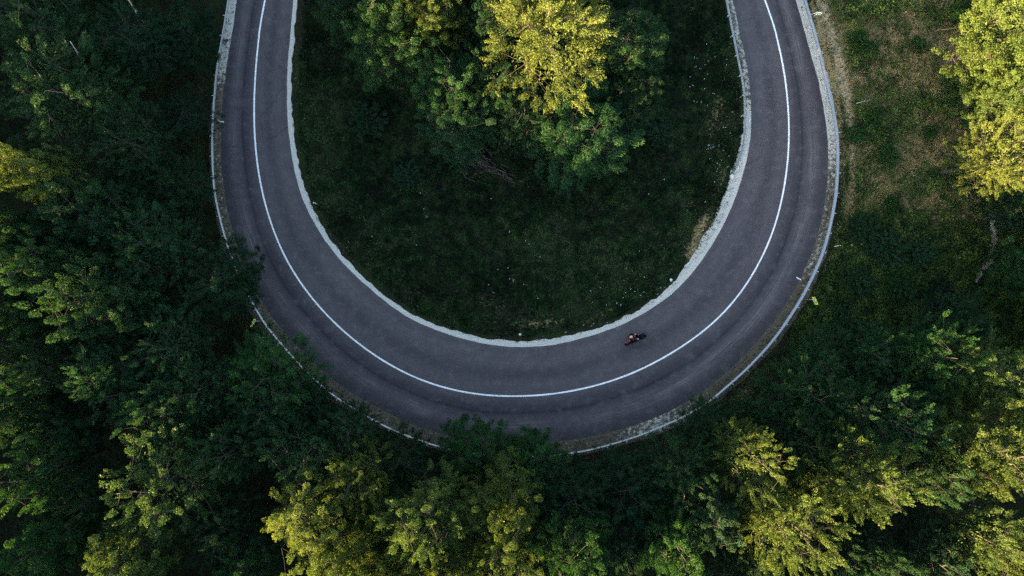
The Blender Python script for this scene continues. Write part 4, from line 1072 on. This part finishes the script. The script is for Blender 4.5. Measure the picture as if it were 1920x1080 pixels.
def skin_body():
    """rider as one continuous skinned surface, then painted by zone"""
    J = {}; verts = []; edges = []; rad = []
    def v(name, co, r_, par=None):
        J[name] = len(verts); verts.append(co); rad.append(r_)
        if par is not None: edges.append((J[par], J[name]))
    v('pelvis', (-.34, 0, .88), (.15, .14))
    v('waist', (-.20, 0, 1.02), (.135, .12), 'pelvis'); v('chest', (.02, 0, 1.20), (.165, .13), 'waist'); v('upper', (.14, 0, 1.27), (.13, .10), 'chest')
    v('neck', (.23, 0, 1.31), (.062, .062), 'upper'); v('skull', (.33, 0, 1.37), (.095, .10), 'neck'); v('brow', (.39, 0, 1.42), (.08, .085), 'skull')
    for s, t in ((1, 'l'), (-1, 'r')):
        v('sh' + t, (.13, .19 * s, 1.22), (.078, .078), 'upper'); v('el' + t, (.22, .41 * s, 1.0), (.056, .056), 'sh' + t); v('wr' + t, (.39, .30 * s, .905), (.036, .036), 'el' + t)
        v('pa' + t, (.43, .29 * s, .905), (.036, .028), 'wr' + t)
        for k in range(4):      # fingers closed round the grip
            o_ = -.027 + .018 * k; ln = (.9, 1.0, .95, .75)[k]
            v(f'k{k}' + t, (.452, (.29 + o_) * s, .912), (.0105, .0105), 'pa' + t)
            v(f'm{k}' + t, (.452 + .022 * ln, (.29 + o_) * s, .888), (.0095, .0095), f'k{k}' + t)
            v(f'e{k}' + t, (.440, (.29 + o_) * s, .888 - .030 * ln), (.008, .008), f'm{k}' + t)
        v('th' + t, (.405, .255 * s, .885), (.012, .012), 'wr' + t); v('tt' + t, (.432, .245 * s, .866), (.010, .010), 'th' + t)
        kn = .36 if s < 0 else .27
        v('hi' + t, (-.32, .12 * s, .84), (.115, .105), 'pelvis'); v('kn' + t, (.06, kn * s, .70), (.078, .075), 'hi' + t)
        v('cf' + t, (-.08, .21 * s, .54), (.064, .064), 'kn' + t); v('an' + t, (-.26, .19 * s, .36), (.045, .045), 'cf' + t); v('to' + t, (-.08, .20 * s, .33), (.04, .034), 'an' + t)
    me = bpy.data.meshes.new('person'); me.from_pydata(verts, edges, [])
    o = bpy.data.objects.new('person', me); link(o)
    md = o.modifiers.new('Skin', 'SKIN'); md.use_smooth_shade = True
    for i, r_ in enumerate(rad): me.skin_vertices[0].data[i].radius = (r_[0] * (1.18 if r_[0] > .035 else 1), r_[1] * (1.18 if r_[0] > .035 else 1))
    for sv in me.skin_vertices[0].data: sv.use_root = False
    me.skin_vertices[0].data[0].use_root = True
    sb = o.modifiers.new('Sub', 'SUBSURF'); sb.levels = 2; sb.render_levels = 2
    dg = bpy.context.evaluated_depsgraph_get()
    nm = bpy.data.meshes.new_from_object(o.evaluated_get(dg))
    o.modifiers.clear(); old = o.data; o.data = nm; bpy.data.meshes.remove(old); nm.name = 'person'
    nm.materials.clear()
    for m in (M_SUIT, M_SUITR, M_SUITW): nm.materials.append(m)
    for p in nm.polygons:
        c = p.center; k = 0
        if -.10 < c.x < .10 and abs(c.y) < .10 and c.z > 1.14: k = 1                      # red panel between the shoulders
        if c.z > .6 and -.36 < c.x < -.14 and .05 < abs(c.y) < .085 and c.z > .95: k = 2       # white stripes on the lower back
        if c.z > .6 and -.30 < c.x < -.16 and abs(c.y) < .022 and c.z > .95: k = 2
        if -.20 < c.x < -.12 and abs(c.y) > .155 and .72 < c.z < .95: k = 2                  # thigh stripe
        if c.x > .0 and c.z < .80 and c.z > .62 and c.y < -.26 and c.x < .16: k = 1          # red knee, right
        if .08 < c.x < .22 and abs(c.y) > .20 and c.z > 1.10: k = 0
        p.material_index = k; p.use_smooth = True
    return o
rider = skin_body()
tag(rider, 'motorcyclist in black suit with red and white panels crouched over the handlebars', 'person')
rider.matrix_world = Matrix.Translation((BX, BY, .034)) @ LEAN @ Matrix.Scale(1.15, 4) @ Matrix.Translation((-.02, -.06, -.02))
hm = MB(); secs = []
for k in range(9):
    t = -1 + 2 * k / 8; rr = math.sqrt(max(1 - t * t, .02)); secs.append([(t * .155, .125 * rr * math.cos(a), .135 * rr * math.sin(a)) for a in [2 * math.pi * j / 16 for j in range(16)]])
hel = hm.loft(secs).build('helmet', M_HELM, rider, True, (.36, 0, 1.40))
vis = MB(); secs = []
for k in range(5):
    a0 = -.75 + 1.5 * k / 4
    secs.append([(.132 * math.cos(a0) * s + .03, .128 * math.sin(a0) * s, z) for s, z in ((1.0, -.05), (1.04, -.05), (1.04, .035), (1.0, .035))])
vis.loft(secs).build('visor', M_GLASS, hel, True)

# ------------------------------------------------------------------ the wood beyond the frame, as one mass
def far_wood():
    lib = [make_tree(200 + i, 'fcf'[i % 3], detail=.22) for i in range(5)]
    r = np.random.RandomState(77); VV, FF, TT, TV, TF = [], [], [], [], []; nb = 0; tb = 0
    pts = []
    sun = np.array([-.80, -.60])
    for gx in np.arange(-150, 110, 7.2):
        for gy in np.arange(-130, 96, 7.2):
            x = gx + r.uniform(-2.4, 2.4); y = gy + r.uniform(-2.4, 2.4)
            if abs(x) < 50.5 and abs(y) < 29.6: continue
            if road_gap(np.array([x]), np.array([y]))[0] < 6.5: continue
            if y > 31 and -20 < x < 26 and y < 60 and r.rand() < .35: continue
            if 28 < x < 46 and 31 < y < 62: continue
            sunward = (x * sun[0] + y * sun[1]) > 30
            if not sunward and max(abs(x) - 53, abs(y) - 31) > 38: continue
            pts.append((x, y, sunward))
    for x, y, sw in pts:
        (tv, tf), (lv, lf, lt) = lib[r.randint(5)]
        h = r.uniform(17.2, 19.6) + (1.2 if x < -48 else 0) if sw else r.uniform(11, 15); k = r.uniform(.85, 1.1); a = r.rand() * 6.28
        z = float(height(np.array([x]), np.array([y]))[0])
        c, s = math.cos(a) * k, math.sin(a) * k
        M = np.array([[c, -s, 0], [s, c, 0], [0, 0, h / 15]])
        VV.append(lv @ M.T + [x, y, z]); FF.append(lf + nb); nb += len(lv); TT.append(np.clip(lt + r.normal() * .08, 0, 1))
        TV.append(tv @ M.T + [x, y, z]); TF.append(tf + tb); tb += len(tv)
    V = np.vstack(VV + TV); F = np.vstack(FF + [f_ + nb for f_ in TF])
    T = np.r_[np.concatenate(TT), np.zeros(tb)]
    me = np_mesh('woodland', V, F, M_LEAF, False, {'tint': T}); me.materials.append(M_BARK)
    nf = sum(len(f_) for f_ in FF); mi = np.zeros(len(F), dtype=np.int32); mi[nf:] = 1
    me.polygons.foreach_set('material_index', mi)
    o = link(bpy.data.objects.new('woodland', me)); tag(o, 'forest continuing beyond the edges of the view', None, None, 'stuff')
    print('far trees', len(pts), 'faces', len(F))
far_wood()

# ------------------------------------------------------------------ light, sky, camera
SUN_EL, SUN_AZ = 9.8, math.atan2(-.60, -.80)     # low sun from the lower left of the picture
dirv = Vector((math.cos(SUN_AZ) * math.cos(R(SUN_EL)), math.sin(SUN_AZ) * math.cos(R(SUN_EL)), math.sin(R(SUN_EL))))
sl = bpy.data.lights.new('sun', 'SUN'); sl.energy = 5.0; sl.angle = R(.5); sl.color = (1.0, .69, .31)
so = link(bpy.data.objects.new('sun', sl)); so.rotation_euler = dirv.to_track_quat('Z', 'Y').to_euler(); so.location = dirv * 120
w = bpy.data.worlds.new('World'); scene.world = w; w.use_nodes = True
nt = w.node_tree; bg = nt.nodes['Background']
sky = nt.nodes.new('ShaderNodeTexSky'); sky.sky_type = 'NISHITA'; sky.sun_disc = False
sky.sun_elevation = R(SUN_EL); sky.sun_rotation = math.pi / 2 - SUN_AZ
sky.air_density = 1.0; sky.dust_density = 1.2; sky.ozone_density = 0.4
nt.links.new(sky.outputs[0], bg.inputs[0]); bg.inputs[1].default_value = 0.062
cam = bpy.data.cameras.new('camera'); co = link(bpy.data.objects.new('camera', cam))
cam.sensor_width = 36; cam.lens = 36 * H / 102.4; cam.clip_start = .5; cam.clip_end = 6000
co.location = (0, 0, H); co.rotation_euler = (0, 0, 0)
scene.camera = co
scene.render.resolution_x = 1024; scene.render.resolution_y = 576
vs = scene.view_settings; vs.view_transform = 'Standard'; vs.look = 'None'; vs.gamma = 1; vs.use_curve_mapping = False
vs.exposure = 4.05
scene.cycles.use_denoising = False; scene.cycles.sample_clamp_indirect = 2.0; scene.cycles.max_bounces = 6; scene.cycles.diffuse_bounces = 3; scene.cycles.transmission_bounces = 4
